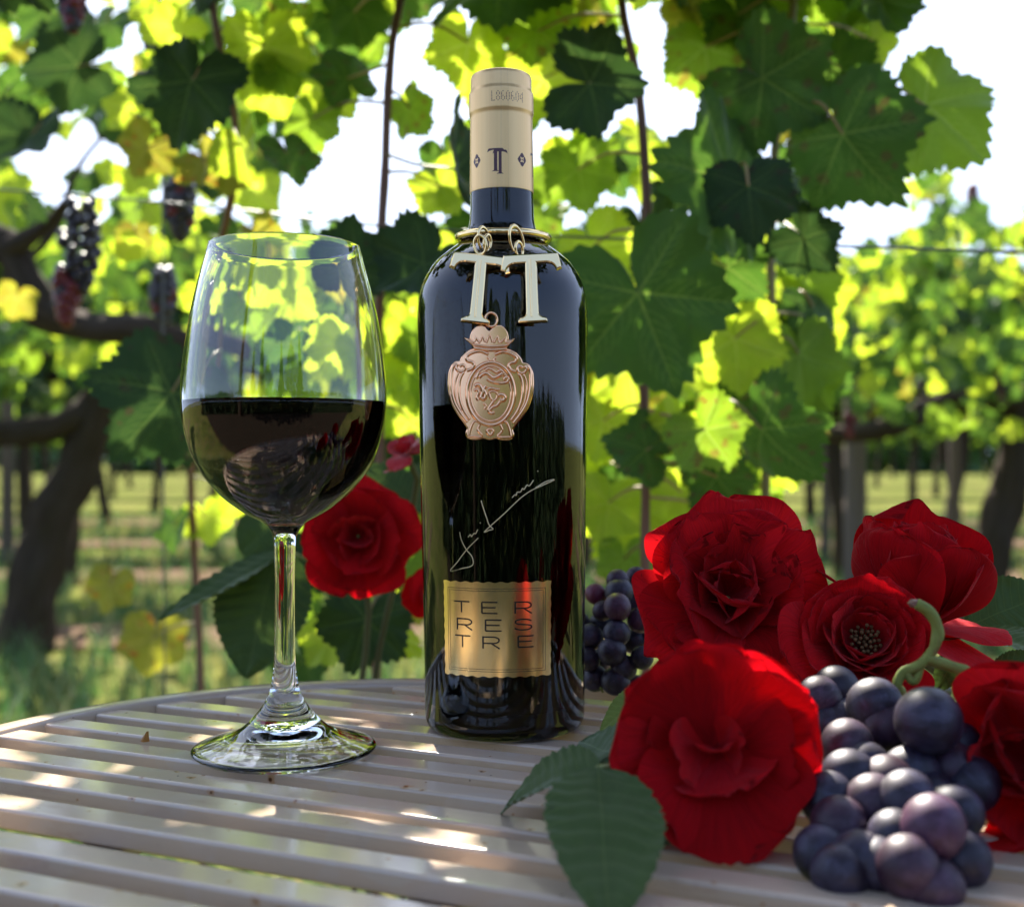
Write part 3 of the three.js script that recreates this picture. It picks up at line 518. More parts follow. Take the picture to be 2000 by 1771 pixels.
function leafBetween(parent, base, tip, normal, ratio, mat, o = {}) {
  const y = tip.clone().sub(base), L = y.length(); y.normalize(); const xx = y.clone().cross(normal).normalize(), z = xx.clone().cross(y);
  const m = part(parent, 'leaf', roseLeafGeo(L, L * ratio, o), mat); m.quaternion.setFromRotationMatrix(new THREE.Matrix4().makeBasis(xx, y, z)); m.position.copy(base).sub(parent.position); return m;
}
const D = PI / 180;
function rose(label, px, py, d, R, axis, o, group) {
  const t = thing('rose', label, 'rose', at(px, py, d), group), rand = rng(o.seed), head = new THREE.Quaternion().setFromUnitVectors(V(0, 1, 0), axis.clone().normalize());
  const base = V(0, -R * (o.sink ?? 0.35), 0).applyQuaternion(head), spin = euler(0, o.spin ?? 0, 0);
  for (let i = 0; i < o.n; i++) {
    const k = i / (o.n - 1), az = i * 2.39996 + (rand() - 0.5) * (o.loose ?? 0.6), e = Math.pow(k, o.pow ?? 1), jit = (rand() - 0.5) * (o.wild ?? 14) * D;
    const L = R * lerp(o.l0 ?? 0.55, o.l1 ?? 1.2, e) * lerp(0.84, 1.12, rand()), W = L * lerp(o.w0 ?? 0.95, o.w1 ?? 1.15, e);
    const g = petal(L, W, { a0: lerp(o.in0 ?? 70, o.out0 ?? 25, e) * D + jit, a1: lerp(o.in1 ?? 105, o.out1 ?? 30, e) * D + jit, roll: lerp(o.roll0 ?? 0, o.roll1 ?? 60, e) * D, ruffle: (o.ruffle ?? 0.06) * lerp(0.7, 1.2, k), rho: W * lerp(0.34, o.flat ?? 0.8, k), cup: lerp(1, 0.6, k) }, o.seed * 97 + i * 13);
    const m = part(t, 'petal', g, o.mat ?? M.petals[Math.floor(rand() * 3)]);
    m.quaternion.copy(head).multiply(spin).multiply(euler(0, az, 0)); m.position.copy(base).add(V(sin(az) * R * 0.05 * (0.3 + k), -R * 0.06 * k, cos(az) * R * 0.05 * (0.3 + k)).applyQuaternion(spin).applyQuaternion(head));
  }
  if (o.extra) for (const [az, L, W, a0, a1, roll, ruffle] of o.extra) { const g = petal(R * L, R * W, { a0: a0 * D, a1: a1 * D, roll: roll * D, ruffle: ruffle ?? 0.06, rho: R * W * 0.9, cup: 0.7 }, o.seed * 31 + az); const m = part(t, 'petal', g, M.petals[Math.floor(rand() * 3)]); m.quaternion.copy(head).multiply(euler(0, az * D, 0)); m.position.copy(base); }
  if (o.stamens) { const gs = []; for (let k = 0; k < 34; k++) { const a = k * 2.4, q = R * 0.16 * Math.sqrt(k / 34), l = R * lerp(0.22, 0.34, rand()); const p1 = V(cos(a) * q * 1.3, l, sin(a) * q * 1.3); gs.push(tube([V(cos(a) * q * 0.5, 0, sin(a) * q * 0.5), p1], R * 0.008, 4, 2)); const b = new THREE.SphereGeometry(R * 0.028, 6, 5); b.translate(p1.x, p1.y, p1.z); b.deleteAttribute('normal'); b.computeVertexNormals(); gs.push(b); } const m = part(t, 'stamens', mergeGeometries(gs), M.stamen); m.quaternion.copy(head); m.position.copy(base).add(V(0, R * 0.04, 0).applyQuaternion(head)); }
  const back = axis.clone().normalize();
  if (o.hip !== false) { const h = part(t, 'rose_hip', new THREE.SphereGeometry(R * 0.17, 14, 10), M.stem); h.scale.y = 1.25; h.quaternion.copy(head); h.position.copy(base).addScaledVector(back, -R * 0.30);
    for (let k = 0; k < 5; k++) { const s = part(t, 'sepal', roseLeafGeo(R * 0.62, R * 0.17, { curl: 0.8 }), M.stem); s.quaternion.copy(head).multiply(euler(0, k * 1.257, 0)).multiply(euler(1.9, 0, 0)); s.position.copy(base).addScaledVector(back, -R * 0.06); } }
  if (o.stem) { const pts = [base.clone().addScaledVector(back, -R * 0.2), ...o.stem.map(([x, y, z]) => at(x, y, z).sub(t.position))]; part(t, 'stem', tube(pts, [0.0022, 0.0026], 8, 6), M.darkStem); }
  return t;
}
const cut = 'cut red roses heaped on the table';
const roseBig = rose('full ruffled red rose standing above the front open rose', 1432, 1140, 0.50, 0.0385, V(-0.05, 0.42, 0.9), { seed: 3, n: 24, ruffle: 0.17, l0: 0.55, l1: 1.16, in0: 66, in1: 98, out0: 24, out1: 12, roll0: 5, roll1: 22, w0: 1.3, w1: 1.5, pow: 0.75, flat: 1.0, sink: 0.48, loose: 1.3, wild: 34, stem: [[1560, 1330, 0.56], [1700, 1345, 0.575]] }, cut);
const roseCup = rose('red rose seen from its side like an upright cup', 1790, 1150, 0.50, 0.036, V(0.12, 0.97, 0.10), { seed: 14, n: 11, ruffle: 0.07, l0: 1.25, l1: 1.5, w0: 0.95, w1: 1.15, in0: 80, in1: 92, out0: 44, out1: 98, roll0: 10, roll1: 50, flat: 0.42, sink: 0.42, wild: 12,
  extra: [[268, 1.4, 1.3, 14, 34, 12], [58, 1.6, 1.5, -16, -22, 8, 0.1], [104, 1.3, 1.3, 4, -4, 10, 0.1], [300, 1.4, 1.5, 34, 90, 12], [12, 1.36, 1.6, 30, 86, 14], [75, 1.3, 1.4, 28, 78, 18]], stem: [[1760, 1260, 0.54], [1860, 1330, 0.56]] }, cut);
const roseWhorl = rose('red rose with tightly whorled petals round a dark yellow eye', 1700, 1235, 0.455, 0.031, V(-0.10, 0.42, 0.9), { seed: 23, n: 24, ruffle: 0.05, l0: 0.62, l1: 1.12, in0: 48, in1: 86, out0: 22, out1: 42, roll1: 45, w0: 1.2, w1: 1.3, flat: 0.62, sink: 0.62, stamens: true, wild: 10, stem: [[1740, 1330, 0.53], [1850, 1350, 0.56]] }, cut);
const roseFront = rose('wide open red rose with drooping lower petals on the table', 1402, 1462, 0.372, 0.0330, V(-0.02, 0.16, 0.98), { seed: 37, n: 8, wild: 60, loose: 2.4, ruffle: 0.16, l0: 0.48, l1: 0.95, in0: 46, in1: 72, out0: 14, out1: 26, roll0: 0, roll1: 8, w0: 1.3, w1: 1.6, flat: 1.2, sink: 0.3,
  extra: [[2, 1.38, 1.35, 32, 50, 6, 0.10], [34, 1.18, 1.25, 30, 46, 8, 0.10], [328, 1.15, 1.2, 30, 46, 10, 0.10], [78, 1.12, 1.5, 12, 34, 8, 0.09], [282, 1.10, 1.4, 10, 24, 12, 0.10], [118, 1.18, 1.45, 14, 36, 5, 0.08], [154, 1.20, 1.45, 18, 44, 5, 0.08], [208, 1.22, 1.45, 18, 40, 5, 0.09], [242, 1.16, 1.45, 14, 32, 5, 0.08]], stem: [[1330, 1500, 0.43], [1240, 1500, 0.42]] }, cut);
const roseEdge = rose('red rose with broad plain petals beside the grapes on the table edge', 2015, 1478, 0.372, 0.044, V(-0.40, 0.34, 0.86), { seed: 52, n: 13, ruffle: 0.08, l0: 0.6, l1: 1.05, w0: 1.25, w1: 1.45, in0: 62, in1: 92, out0: 34, out1: 66, roll1: 20, flat: 0.8, sink: 0.5, stem: [[2080, 1500, 0.44], [2120, 1480, 0.5]] }, cut);
const bush = 'red roses growing on the bush behind the table';
const roseBack = rose('large red rose growing behind the table between wine glass and bottle', 697, 1052, 0.72, 0.0385, V(0.05, -0.08, 1), { seed: 61, n: 15, ruffle: 0.10, l0: 0.45, l1: 1.15, w0: 1.3, w1: 1.6, in0: 60, in1: 80, out0: 12, out1: 8, roll0: 5, roll1: 10, flat: 1.2, sink: 0.25, wild: 26, stem: [[705, 1075, 0.80], [720, 1200, 0.83], [700, 1400, 0.85], [690, 2000, 0.9], [690, 3100, 0.92]] }, bush);
const roseOld = rose('small fading red rose with falling petals above the large one', 786, 872, 0.74, 0.0150, V(-0.35, 0.75, 0.5), { seed: 71, n: 8, ruffle: 0.14, l0: 0.8, l1: 1.4, w0: 1.0, w1: 1.2, in0: 60, in1: 85, out0: -10, out1: -50, roll1: 20, mat: M.petalOld, stem: [[815, 930, 0.77], [780, 1100, 0.82], [730, 1350, 0.86], [730, 2500, 0.9], [730, 3100, 0.92]] }, bush);
const roseHidden = rose('red rose mostly hidden behind the wine bottle', 858, 1158, 0.76, 0.024, V(0.1, 0.1, 1), { seed: 83, n: 12, ruffle: 0.1, l1: 1.2, out0: 15, out1: 5, roll1: 25, stem: [[850, 1250, 0.83], [800, 1500, 0.88], [780, 3100, 0.92]] }, bush);
leafBetween(roseFront, at(1168, 1500, 0.372), at(1192, 1795, 0.305), V(0.05, 0.72, 0.68), 0.50, M.roseLeaf, { fold: 0.3, curl: 0.12 });
leafBetween(roseFront, at(1172, 1496, 0.374), at(948, 1540, 0.402), V(-0.1, 0.95, 0.42), 0.50, M.roseLeaf, { fold: 0.35, curl: 0.45 });
leafBetween(roseFront, at(1235, 1490, 0.385), at(1128, 1440, 0.420), V(0, 0.55, 0.85), 0.75, M.roseLeafPale, { fold: 0.1, curl: 0.1 });
leafBetween(roseFront, at(1170, 1488, 0.385), at(1345, 1640, 0.358), V(-0.2, 0.6, 0.75), 0.62, M.roseLeafPale, { fold: 0.2, curl: 0.2 });
leafBetween(roseFront, at(1290, 1330, 0.470), at(1168, 1422, 0.462), V(-0.3, 0.6, 0.6), 0.42, M.roseLeafYellow, { fold: 0.2, curl: 0.2 });
part(roseFront, 'stem', tube([at(1330, 1500, 0.43), at(1235, 1492, 0.39), at(1168, 1500, 0.372)].map((p) => p.sub(roseFront.position)), 0.0012, 6, 6), M.stem);
leafBetween(roseCup, at(1885, 1225, 0.55), at(2060, 1150, 0.55), V(-0.1, 0.45, 0.9), 0.72, M.roseLeaf, { fold: 0.15, curl: 0.2 });
leafBetween(roseCup, at(1905, 1235, 0.54), at(2060, 1262, 0.50), V(0.0, 0.9, 0.42), 0.6, M.roseLeaf, { fold: 0.2, curl: 0.2 });
leafBetween(roseCup, at(1930, 1330, 0.50), at(2060, 1290, 0.48), V(0, 0.4, 0.9), 0.6, M.roseLeaf, { fold: 0.2, curl: 0.2 });
leafBetween(roseCup, at(1880, 1260, 0.53), at(1830, 1350, 0.52), V(0, 0.4, 0.9), 0.5, M.roseLeaf, { fold: 0.2, curl: 0.2 });
leafBetween(roseBack, at(560, 1075, 0.83), at(325, 1232, 0.80), V(-0.2, 0.85, 0.25), 0.42, M.roseLeaf, { fold: 0.3, curl: -0.2 });
leafBetween(roseBack, at(545, 1065, 0.84), at(475, 1320, 0.80), V(-0.1, 0.15, 0.95), 0.72, M.roseLeaf, { fold: 0.12, curl: 0.15 });
leafBetween(roseBack, at(470, 1080, 0.90), at(560, 1000, 0.9), V(0, 0.2, 0.9), 0.9, M.roseLeaf, { fold: 0.12, curl: 0.15 });
leafBetween(roseOld, at(810, 985, 0.80), at(715, 905, 0.80), V(0, 0.5, 0.8), 0.7, M.roseLeaf, { fold: 0.1 });
leafBetween(roseOld, at(800, 990, 0.82), at(850, 900, 0.80), V(0, 0.5, 0.8), 0.7, M.roseLeafPale, { fold: 0.1 });
part(roseBack, 'stem', tube([at(705, 1075, 0.80), at(620, 1100, 0.85), at(545, 1068, 0.84)].map((p) => p.sub(roseBack.position)), 0.0014, 6, 6), M.stem);

// ---------------------------------------------------------------- grapes
{
  const mk = (base, bloom, seed, tr) => {
    const S = 256, [c, x] = canvas(S, S), R = rng(seed); x.fillStyle = css(base); x.fillRect(0, 0, S, S);
    blotches(x, S, S, 150, 6, 50, bloom.map((b) => css(b)), 0.26, R); blotches(x, S, S, 46, 3, 26, [css(base), css(base, 0.6)], 0.6, R); blotches(x, S, S, 260, 1.5, 6, [css(bloom[0], 1.15), css(base, 0.8)], 0.4, R); blotches(x, S, S, 500, 0.6, 1.8, [css(bloom[0], 1.3), css(base, 0.5)], 0.4, R);
    blotches(x, S, S, 5, 1.5, 4, [css([0.12, 0.06, 0.03])], 0.8, R); x.globalAlpha = 1;
    return new THREE.MeshPhysicalMaterial({ map: texture(c), roughness: 0.5, specularIntensity: 0.8 });
  };
  M.grape = [mk([0.010, 0.005, 0.013], [[0.070, 0.066, 0.108], [0.028, 0.024, 0.046]], 1), mk([0.020, 0.005, 0.014], [[0.090, 0.058, 0.092], [0.042, 0.020, 0.036]], 2), mk([0.045, 0.012, 0.030], [[0.125, 0.075, 0.12], [0.08, 0.034, 0.07]], 3), mk([0.10, 0.010, 0.025], [[0.17, 0.05, 0.09]], 4)];
  M.grapeFar = [new THREE.MeshPhysicalMaterial({ color: lin(0.020, 0.014, 0.030), roughness: 0.4 }), new THREE.MeshPhysicalMaterial({ color: lin(0.16, 0.010, 0.025), roughness: 0.35, transmission: 0.25, thickness: 0 })];
}
const ball = new THREE.SphereGeometry(1, 28, 20), ballFar = new THREE.SphereGeometry(1, 10, 8);
function stalkMat() {
  const [c, x] = canvas(256, 256), R = rng(19); x.fillStyle = css([0.17, 0.20, 0.04]); x.fillRect(0, 0, 256, 256);
  blotches(x, 256, 256, 180, 2, 22, [css([0.22, 0.25, 0.06]), css([0.12, 0.09, 0.03]), css([0.14, 0.17, 0.03]), css([0.20, 0.13, 0.05])], 0.4, R); blotches(x, 256, 256, 240, 0.8, 3, [css([0.07, 0.045, 0.02]), css([0.28, 0.28, 0.10])], 0.6, R);
  const t = texture(c, true, [90, 40]); return new THREE.MeshPhysicalMaterial({ map: t, bumpMap: t, bumpScale: 0.0006, roughness: 0.7, specularIntensity: 0.5 });
}
function bunch(label, list, o) {
  const c = at(...list[0].slice(0, 2), list[0][3]), t = thing('grape_bunch', label, 'grapes', V(c.x, TOP, c.z), 'bunches of dark grapes lying on the table'), R = rng(o.seed);
  for (const [px, py, r, d, k] of list) { const m = part(t, 'grape', ball, M.grape[k ?? 0]); m.position.copy(at(px, py, d)).sub(t.position); m.scale.set(lerp(0.95, 1.03, R()), lerp(0.98, 1.1, R()), lerp(0.95, 1.03, R())).multiplyScalar(o.size ? THREE.MathUtils.clamp(r * d / FPX, o.size[0], o.size[1]) : r * d / FPX); m.rotation.set(R() * 6, R() * 6, R() * 6); }
  for (const [pts, r] of o.stems) part(t, 'stalk', tube(pts.map((p) => at(...p).sub(t.position)), r, 10, 9, { rough: 0.5, freq: 160, seed: 4 }), M.grapeStalk ?? (M.grapeStalk = stalkMat()));
  if (o.tip) { const m = part(t, 'stalk_end', new THREE.IcosahedronGeometry(0.0021, 0), M.cane); m.position.copy(at(...o.tip)).sub(t.position); m.scale.set(1.2, 0.8, 1); }
  return t;
}
{
  const z = (X, Y, Rr, d, k) => [1120 + X / 2.184, 960 + Y / 2.184, Rr / 2.184, d, k];
  bunch('bunch of large dark grapes between the front rose and the table edge', [z(1285, 912, 118, 0.400, 0), z(1515, 978, 146, 0.375, 0), z(1050, 885, 68, 0.425, 1), z(1122, 845, 76, 0.43, 0), z(1088, 1005, 62, 0.42, 0), z(1170, 1085, 116, 0.385, 1), z(1440, 1198, 112, 0.375, 0), z(1282, 1325, 124, 0.358, 1), z(1090, 1312, 98, 0.365, 0), z(1535, 1428, 140, 0.334, 2), z(1622, 1372, 122, 0.350, 0), z(1068, 1545, 96, 0.345, 0), z(1215, 1575, 112, 0.338, 0), z(1425, 1600, 128, 0.327, 1), z(1650, 1565, 112, 0.338, 0),
    z(1640, 1095, 90, 0.39, 0), z(1310, 1120, 100, 0.41, 0), z(1330, 1480, 120, 0.352, 0), z(1500, 1300, 120, 0.37, 0), z(1180, 1440, 100, 0.36, 0), z(1240, 1220, 110, 0.385, 0), z(1540, 1550, 120, 0.345, 0), z(1400, 1050, 100, 0.405, 0), z(1700, 1250, 100, 0.375, 0), z(1160, 980, 90, 0.42, 0), z(1420, 1400, 110, 0.36, 0), z(1340, 1240, 96, 0.368, 1), z(1420, 1310, 88, 0.352, 0), z(1180, 1215, 88, 0.372, 0), z(1380, 1480, 100, 0.342, 0), z(1135, 1420, 84, 0.352, 1), z(1300, 1600, 96, 0.336, 0), z(1140, 1630, 84, 0.335, 0), z(1530, 1680, 100, 0.326, 1), z(1350, 1000, 84, 0.395, 1), z(1600, 1180, 96, 0.380, 1), z(1500, 1110, 84, 0.390, 0), z(1240, 1180, 80, 0.378, 0)],
    { seed: 5, size: [0.0088, 0.0105], stems: [[[[1790, 1178, 0.405], [1815, 1192, 0.404], [1832, 1235, 0.404], [1818, 1275, 0.404], [1795, 1298, 0.404], [1765, 1312, 0.405], [1752, 1335, 0.405], [1762, 1362, 0.41], [1770, 1420, 0.41]], 0.0019], [[[1808, 1284, 0.404], [1850, 1298, 0.404], [1900, 1318, 0.404], [1940, 1352, 0.405], [1985, 1420, 0.41]], 0.0020], [[[1770, 1312, 0.405], [1785, 1330, 0.404], [1800, 1300, 0.404]], 0.0013], [[[1770, 1420, 0.41], [1745, 1500, 0.40], [1755, 1570, 0.385], [1775, 1620, 0.37]], 0.0012], [[[1860, 1375, 0.405], [1895, 1380, 0.404]], 0.0013]], tip: [1786, 1178, 0.405] });
  bunch('bunch of small blue grapes lying beside the wine bottle', [z(190, 382, 52, 0.600, 1), z(270, 376, 54, 0.61, 1), z(95, 437, 46, 0.605, 3), z(195, 428, 60, 0.595, 0), z(188, 492, 61, 0.585, 2), z(125, 508, 44, 0.595, 1), z(310, 445, 42, 0.605, 0), z(285, 548, 56, 0.590, 2), z(185, 603, 57, 0.583, 0), z(72, 620, 56, 0.59, 0), z(165, 682, 62, 0.580, 0), z(66, 715, 48, 0.585, 0), z(215, 752, 56, 0.583, 0), z(292, 708, 50, 0.58, 0), z(180, 808, 62, 0.583, 0), z(92, 795, 56, 0.59, 0), z(260, 640, 54, 0.60, 0), z(330, 520, 44, 0.60, 1), z(380, 520, 40, 0.60, 2), z(120, 570, 54, 0.605, 0), z(250, 480, 50, 0.61, 0), z(20, 560, 50, 0.60, 0), z(10, 680, 52, 0.60, 0), z(30, 790, 50, 0.60, 0), z(340, 620, 50, 0.60, 0), z(260, 830, 50, 0.60, 0), z(110, 720, 56, 0.61, 0)],
    { seed: 9, stems: [[[[1290, 1250, 0.59], [1275, 1275, 0.588], [1262, 1300, 0.60]], 0.0010], [[[1178, 1352, 0.584], [1172, 1340, 0.585], [1165, 1325, 0.60]], 0.0006]] });
}

// ---------------------------------------------------------------- the vine hanging behind the table
const leafPick = rng(4242);
function vineLeafAt(parent, px, py, ang, len, tone, d, tilt = 0, yaw = 0, shape) {
  const a = ang * D, q = euler(0, 0, Math.atan2(-sin(a), cos(a)) - PI / 2).multiply(euler(tilt * D, 0, 0)).multiply(euler(0, yaw * D, 0));
  const k = shape ?? Math.floor(leafPick() * leafShapes.length), s = len * d / FPX, p = at(px, py, d).sub(parent.position);
  const m = part(parent, 'leaf', leafShapes[k], M.leaf[tone][leafPick() < 0.65 ? 0 : 1]); m.position.copy(p); m.quaternion.copy(q); m.scale.setScalar(s);
  return m;
}
function petiole(parent, px, py, ang, len, d, toward) {
  const a = ang * D, b = at(px, py, d).sub(parent.position), k = len * d / FPX;
  const e = toward ? toward.clone().sub(parent.position) : b.clone().add(V(-cos(a) * k * 0.75, sin(a) * k * 0.75 - 0.01, -0.03));
  const mid = b.clone().lerp(e, 0.5).add(V(-cos(a) * k * 0.12, sin(a) * k * 0.12, 0.012));
  part(parent, 'petiole', tube([b, mid, e], [0.0011, 0.0016], 6, 6), leafPick() < 0.5 ? M.petiole : M.greenCane);
}
const vineLabels = [['grape vine shoot with big dark leaves above the wine glass', 380, 1.12], ['grape vine shoot on a reddish cane between wine glass and bottle', 755, 1.02], ['grape vine shoot with the large flat leaf beside the bottle shoulder', 1255, 0.98], ['grape vine shoot with overhanging dark leaves above the roses', 1520, 1.02]];
const vines = vineLabels.map(([label, px, d]) => { const p = at(px, HOR, d); return thing('grape_vine', label, 'grape vine', V(p.x, 0, p.z), 'vine shoots hanging behind the table'); });
const canes = [
  [[415, -140, 1.14], [412, -30, 1.13], [428, 90, 1.12], [452, 190, 1.12], [462, 300, 1.14], [448, 400, 1.16], [420, 520, 1.22], [395, 700, 1.32], [372, 900, 1.4], [380, 1100, 1.42], [392, 1340, 1.42], [400, 2300, 1.42]],
  [[800, -160, 1.06], [782, 0, 1.04], [765, 90, 1.02], [756, 200, 1.01], [752, 330, 1.0], [745, 450, 1.0], [742, 560, 1.0], [738, 700, 1.02], [742, 900, 1.04], [738, 1150, 1.05], [735, 1350, 1.06], [735, 2900, 1.08]],
  [[1205, -170, 1.02], [1214, 0, 1.0], [1228, 80, 0.99], [1246, 160, 0.985], [1258, 300, 0.98], [1264, 440, 0.975], [1252, 560, 0.97], [1256, 720, 0.985], [1262, 900, 1.0], [1260, 1080, 1.01], [1262, 1350, 1.02], [1262, 2900, 1.03]],
  [[1560, -150, 1.06], [1545, 60, 1.05], [1520, 230, 1.06], [1508, 400, 1.06], [1506, 560, 1.05], [1510, 690, 1.06], [1498, 860, 1.08], [1495, 1100, 1.1], [1495, 1400, 1.1], [1495, 2700, 1.1]],
];
canes.forEach((c, k) => part(vines[k], 'cane', tube(c.map((p) => at(...p).sub(vines[k].position)), [0.0036, 0.0056], 8, 6, { rough: 0.22, freq: 26, seed: k }), k === 3 ? M.greenCane : M.cane));
const caneAt = (k, py) => { const c = canes[k]; for (let i = 1; i < c.length; i++) if (py <= c[i][1]) { const t = (py - c[i - 1][1]) / (c[i][1] - c[i - 1][1]); return at(lerp(c[i - 1][0], c[i][0], t), py, lerp(c[i - 1][2], c[i][2], t)); } return at(...c[c.length - 1]); };
// leaves that can be told apart in the photograph: petiole end, direction of the tip (degrees clockwise from right), length, tone, distance, tilt, turn
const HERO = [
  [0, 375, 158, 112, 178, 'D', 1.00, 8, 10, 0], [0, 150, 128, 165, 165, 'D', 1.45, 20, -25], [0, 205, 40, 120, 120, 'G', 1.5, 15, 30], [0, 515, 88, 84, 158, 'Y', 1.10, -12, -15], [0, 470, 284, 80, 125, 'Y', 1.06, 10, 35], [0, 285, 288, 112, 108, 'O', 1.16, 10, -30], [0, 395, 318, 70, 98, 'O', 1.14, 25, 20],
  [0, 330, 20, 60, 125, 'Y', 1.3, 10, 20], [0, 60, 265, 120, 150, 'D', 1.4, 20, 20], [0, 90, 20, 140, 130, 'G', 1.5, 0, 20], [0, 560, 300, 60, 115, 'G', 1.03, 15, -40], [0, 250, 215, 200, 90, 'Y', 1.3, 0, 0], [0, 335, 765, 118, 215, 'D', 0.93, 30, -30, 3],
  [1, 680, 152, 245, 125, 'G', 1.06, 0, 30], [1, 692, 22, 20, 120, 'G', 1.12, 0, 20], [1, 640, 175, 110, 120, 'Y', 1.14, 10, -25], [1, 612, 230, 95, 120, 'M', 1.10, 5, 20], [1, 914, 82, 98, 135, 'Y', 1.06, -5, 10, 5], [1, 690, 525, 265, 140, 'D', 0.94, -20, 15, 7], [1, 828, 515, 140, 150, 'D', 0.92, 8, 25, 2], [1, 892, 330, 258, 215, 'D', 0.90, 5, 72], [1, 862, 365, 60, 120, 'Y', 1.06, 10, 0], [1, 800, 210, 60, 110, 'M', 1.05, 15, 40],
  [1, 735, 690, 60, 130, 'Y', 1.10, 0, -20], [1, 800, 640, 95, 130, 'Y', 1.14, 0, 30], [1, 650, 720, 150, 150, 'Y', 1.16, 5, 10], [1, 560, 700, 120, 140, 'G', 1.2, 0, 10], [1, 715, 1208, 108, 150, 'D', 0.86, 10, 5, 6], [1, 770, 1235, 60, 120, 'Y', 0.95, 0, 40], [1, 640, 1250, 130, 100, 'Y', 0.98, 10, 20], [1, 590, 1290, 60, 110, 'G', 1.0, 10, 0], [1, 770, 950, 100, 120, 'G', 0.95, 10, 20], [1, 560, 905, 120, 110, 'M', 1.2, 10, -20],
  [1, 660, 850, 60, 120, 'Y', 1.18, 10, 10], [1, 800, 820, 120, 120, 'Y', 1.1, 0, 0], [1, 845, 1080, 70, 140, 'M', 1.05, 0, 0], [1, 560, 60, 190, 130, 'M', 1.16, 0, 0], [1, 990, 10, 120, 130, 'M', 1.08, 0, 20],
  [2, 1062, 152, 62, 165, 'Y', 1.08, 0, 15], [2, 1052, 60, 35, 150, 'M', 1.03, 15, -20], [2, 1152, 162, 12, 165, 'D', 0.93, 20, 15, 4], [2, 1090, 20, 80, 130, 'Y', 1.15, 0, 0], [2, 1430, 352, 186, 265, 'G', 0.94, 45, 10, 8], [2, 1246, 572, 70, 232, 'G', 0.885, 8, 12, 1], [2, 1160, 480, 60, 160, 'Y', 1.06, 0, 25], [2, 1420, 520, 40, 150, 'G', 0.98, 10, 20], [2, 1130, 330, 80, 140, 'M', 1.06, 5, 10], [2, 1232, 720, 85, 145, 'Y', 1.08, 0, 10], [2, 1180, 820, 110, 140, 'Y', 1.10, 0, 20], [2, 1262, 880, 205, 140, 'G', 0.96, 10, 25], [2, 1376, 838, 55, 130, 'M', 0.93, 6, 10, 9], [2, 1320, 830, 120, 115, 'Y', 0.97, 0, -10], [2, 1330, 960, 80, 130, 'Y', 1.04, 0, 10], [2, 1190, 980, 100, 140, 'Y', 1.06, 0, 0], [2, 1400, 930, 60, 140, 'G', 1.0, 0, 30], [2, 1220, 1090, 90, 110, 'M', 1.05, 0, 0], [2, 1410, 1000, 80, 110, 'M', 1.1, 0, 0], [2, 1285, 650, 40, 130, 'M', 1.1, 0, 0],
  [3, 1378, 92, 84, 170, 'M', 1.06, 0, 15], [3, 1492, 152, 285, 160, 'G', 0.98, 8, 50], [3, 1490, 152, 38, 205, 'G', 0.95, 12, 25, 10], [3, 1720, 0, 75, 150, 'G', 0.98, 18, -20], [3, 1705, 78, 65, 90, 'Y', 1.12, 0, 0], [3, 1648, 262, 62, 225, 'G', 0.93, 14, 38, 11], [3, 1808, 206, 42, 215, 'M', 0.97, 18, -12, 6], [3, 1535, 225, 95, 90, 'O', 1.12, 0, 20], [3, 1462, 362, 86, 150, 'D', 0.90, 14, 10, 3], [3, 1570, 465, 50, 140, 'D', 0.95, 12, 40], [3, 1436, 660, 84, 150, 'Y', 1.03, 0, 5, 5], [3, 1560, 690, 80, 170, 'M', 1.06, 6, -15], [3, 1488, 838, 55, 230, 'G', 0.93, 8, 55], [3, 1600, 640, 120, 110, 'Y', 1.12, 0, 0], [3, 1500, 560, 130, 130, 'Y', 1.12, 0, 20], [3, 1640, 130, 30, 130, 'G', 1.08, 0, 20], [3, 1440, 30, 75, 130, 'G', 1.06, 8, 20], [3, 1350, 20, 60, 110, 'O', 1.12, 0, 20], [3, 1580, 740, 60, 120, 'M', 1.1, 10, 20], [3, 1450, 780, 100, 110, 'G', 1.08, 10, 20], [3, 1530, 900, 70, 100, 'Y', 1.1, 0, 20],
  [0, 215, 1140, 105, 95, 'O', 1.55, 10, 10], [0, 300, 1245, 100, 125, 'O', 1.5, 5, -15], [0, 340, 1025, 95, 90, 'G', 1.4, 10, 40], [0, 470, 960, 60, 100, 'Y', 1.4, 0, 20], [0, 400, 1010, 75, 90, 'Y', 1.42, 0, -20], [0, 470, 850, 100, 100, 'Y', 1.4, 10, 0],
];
for (const [k, px, py, ang, size, tone, d, tilt, yaw, shape] of HERO) {
  const len = size * (shape === 1 ? 0.90 : shape !== undefined ? 0.74 : 0.63);
  vineLeafAt(vines[k], px, py, ang, len, tone, d, tilt, yaw, shape);
  const c = caneAt(k, py - 30), here = at(px, py, d);
  petiole(vines[k], px, py, ang, len, d, c.distanceTo(here) < 0.13 ? c : null);
}
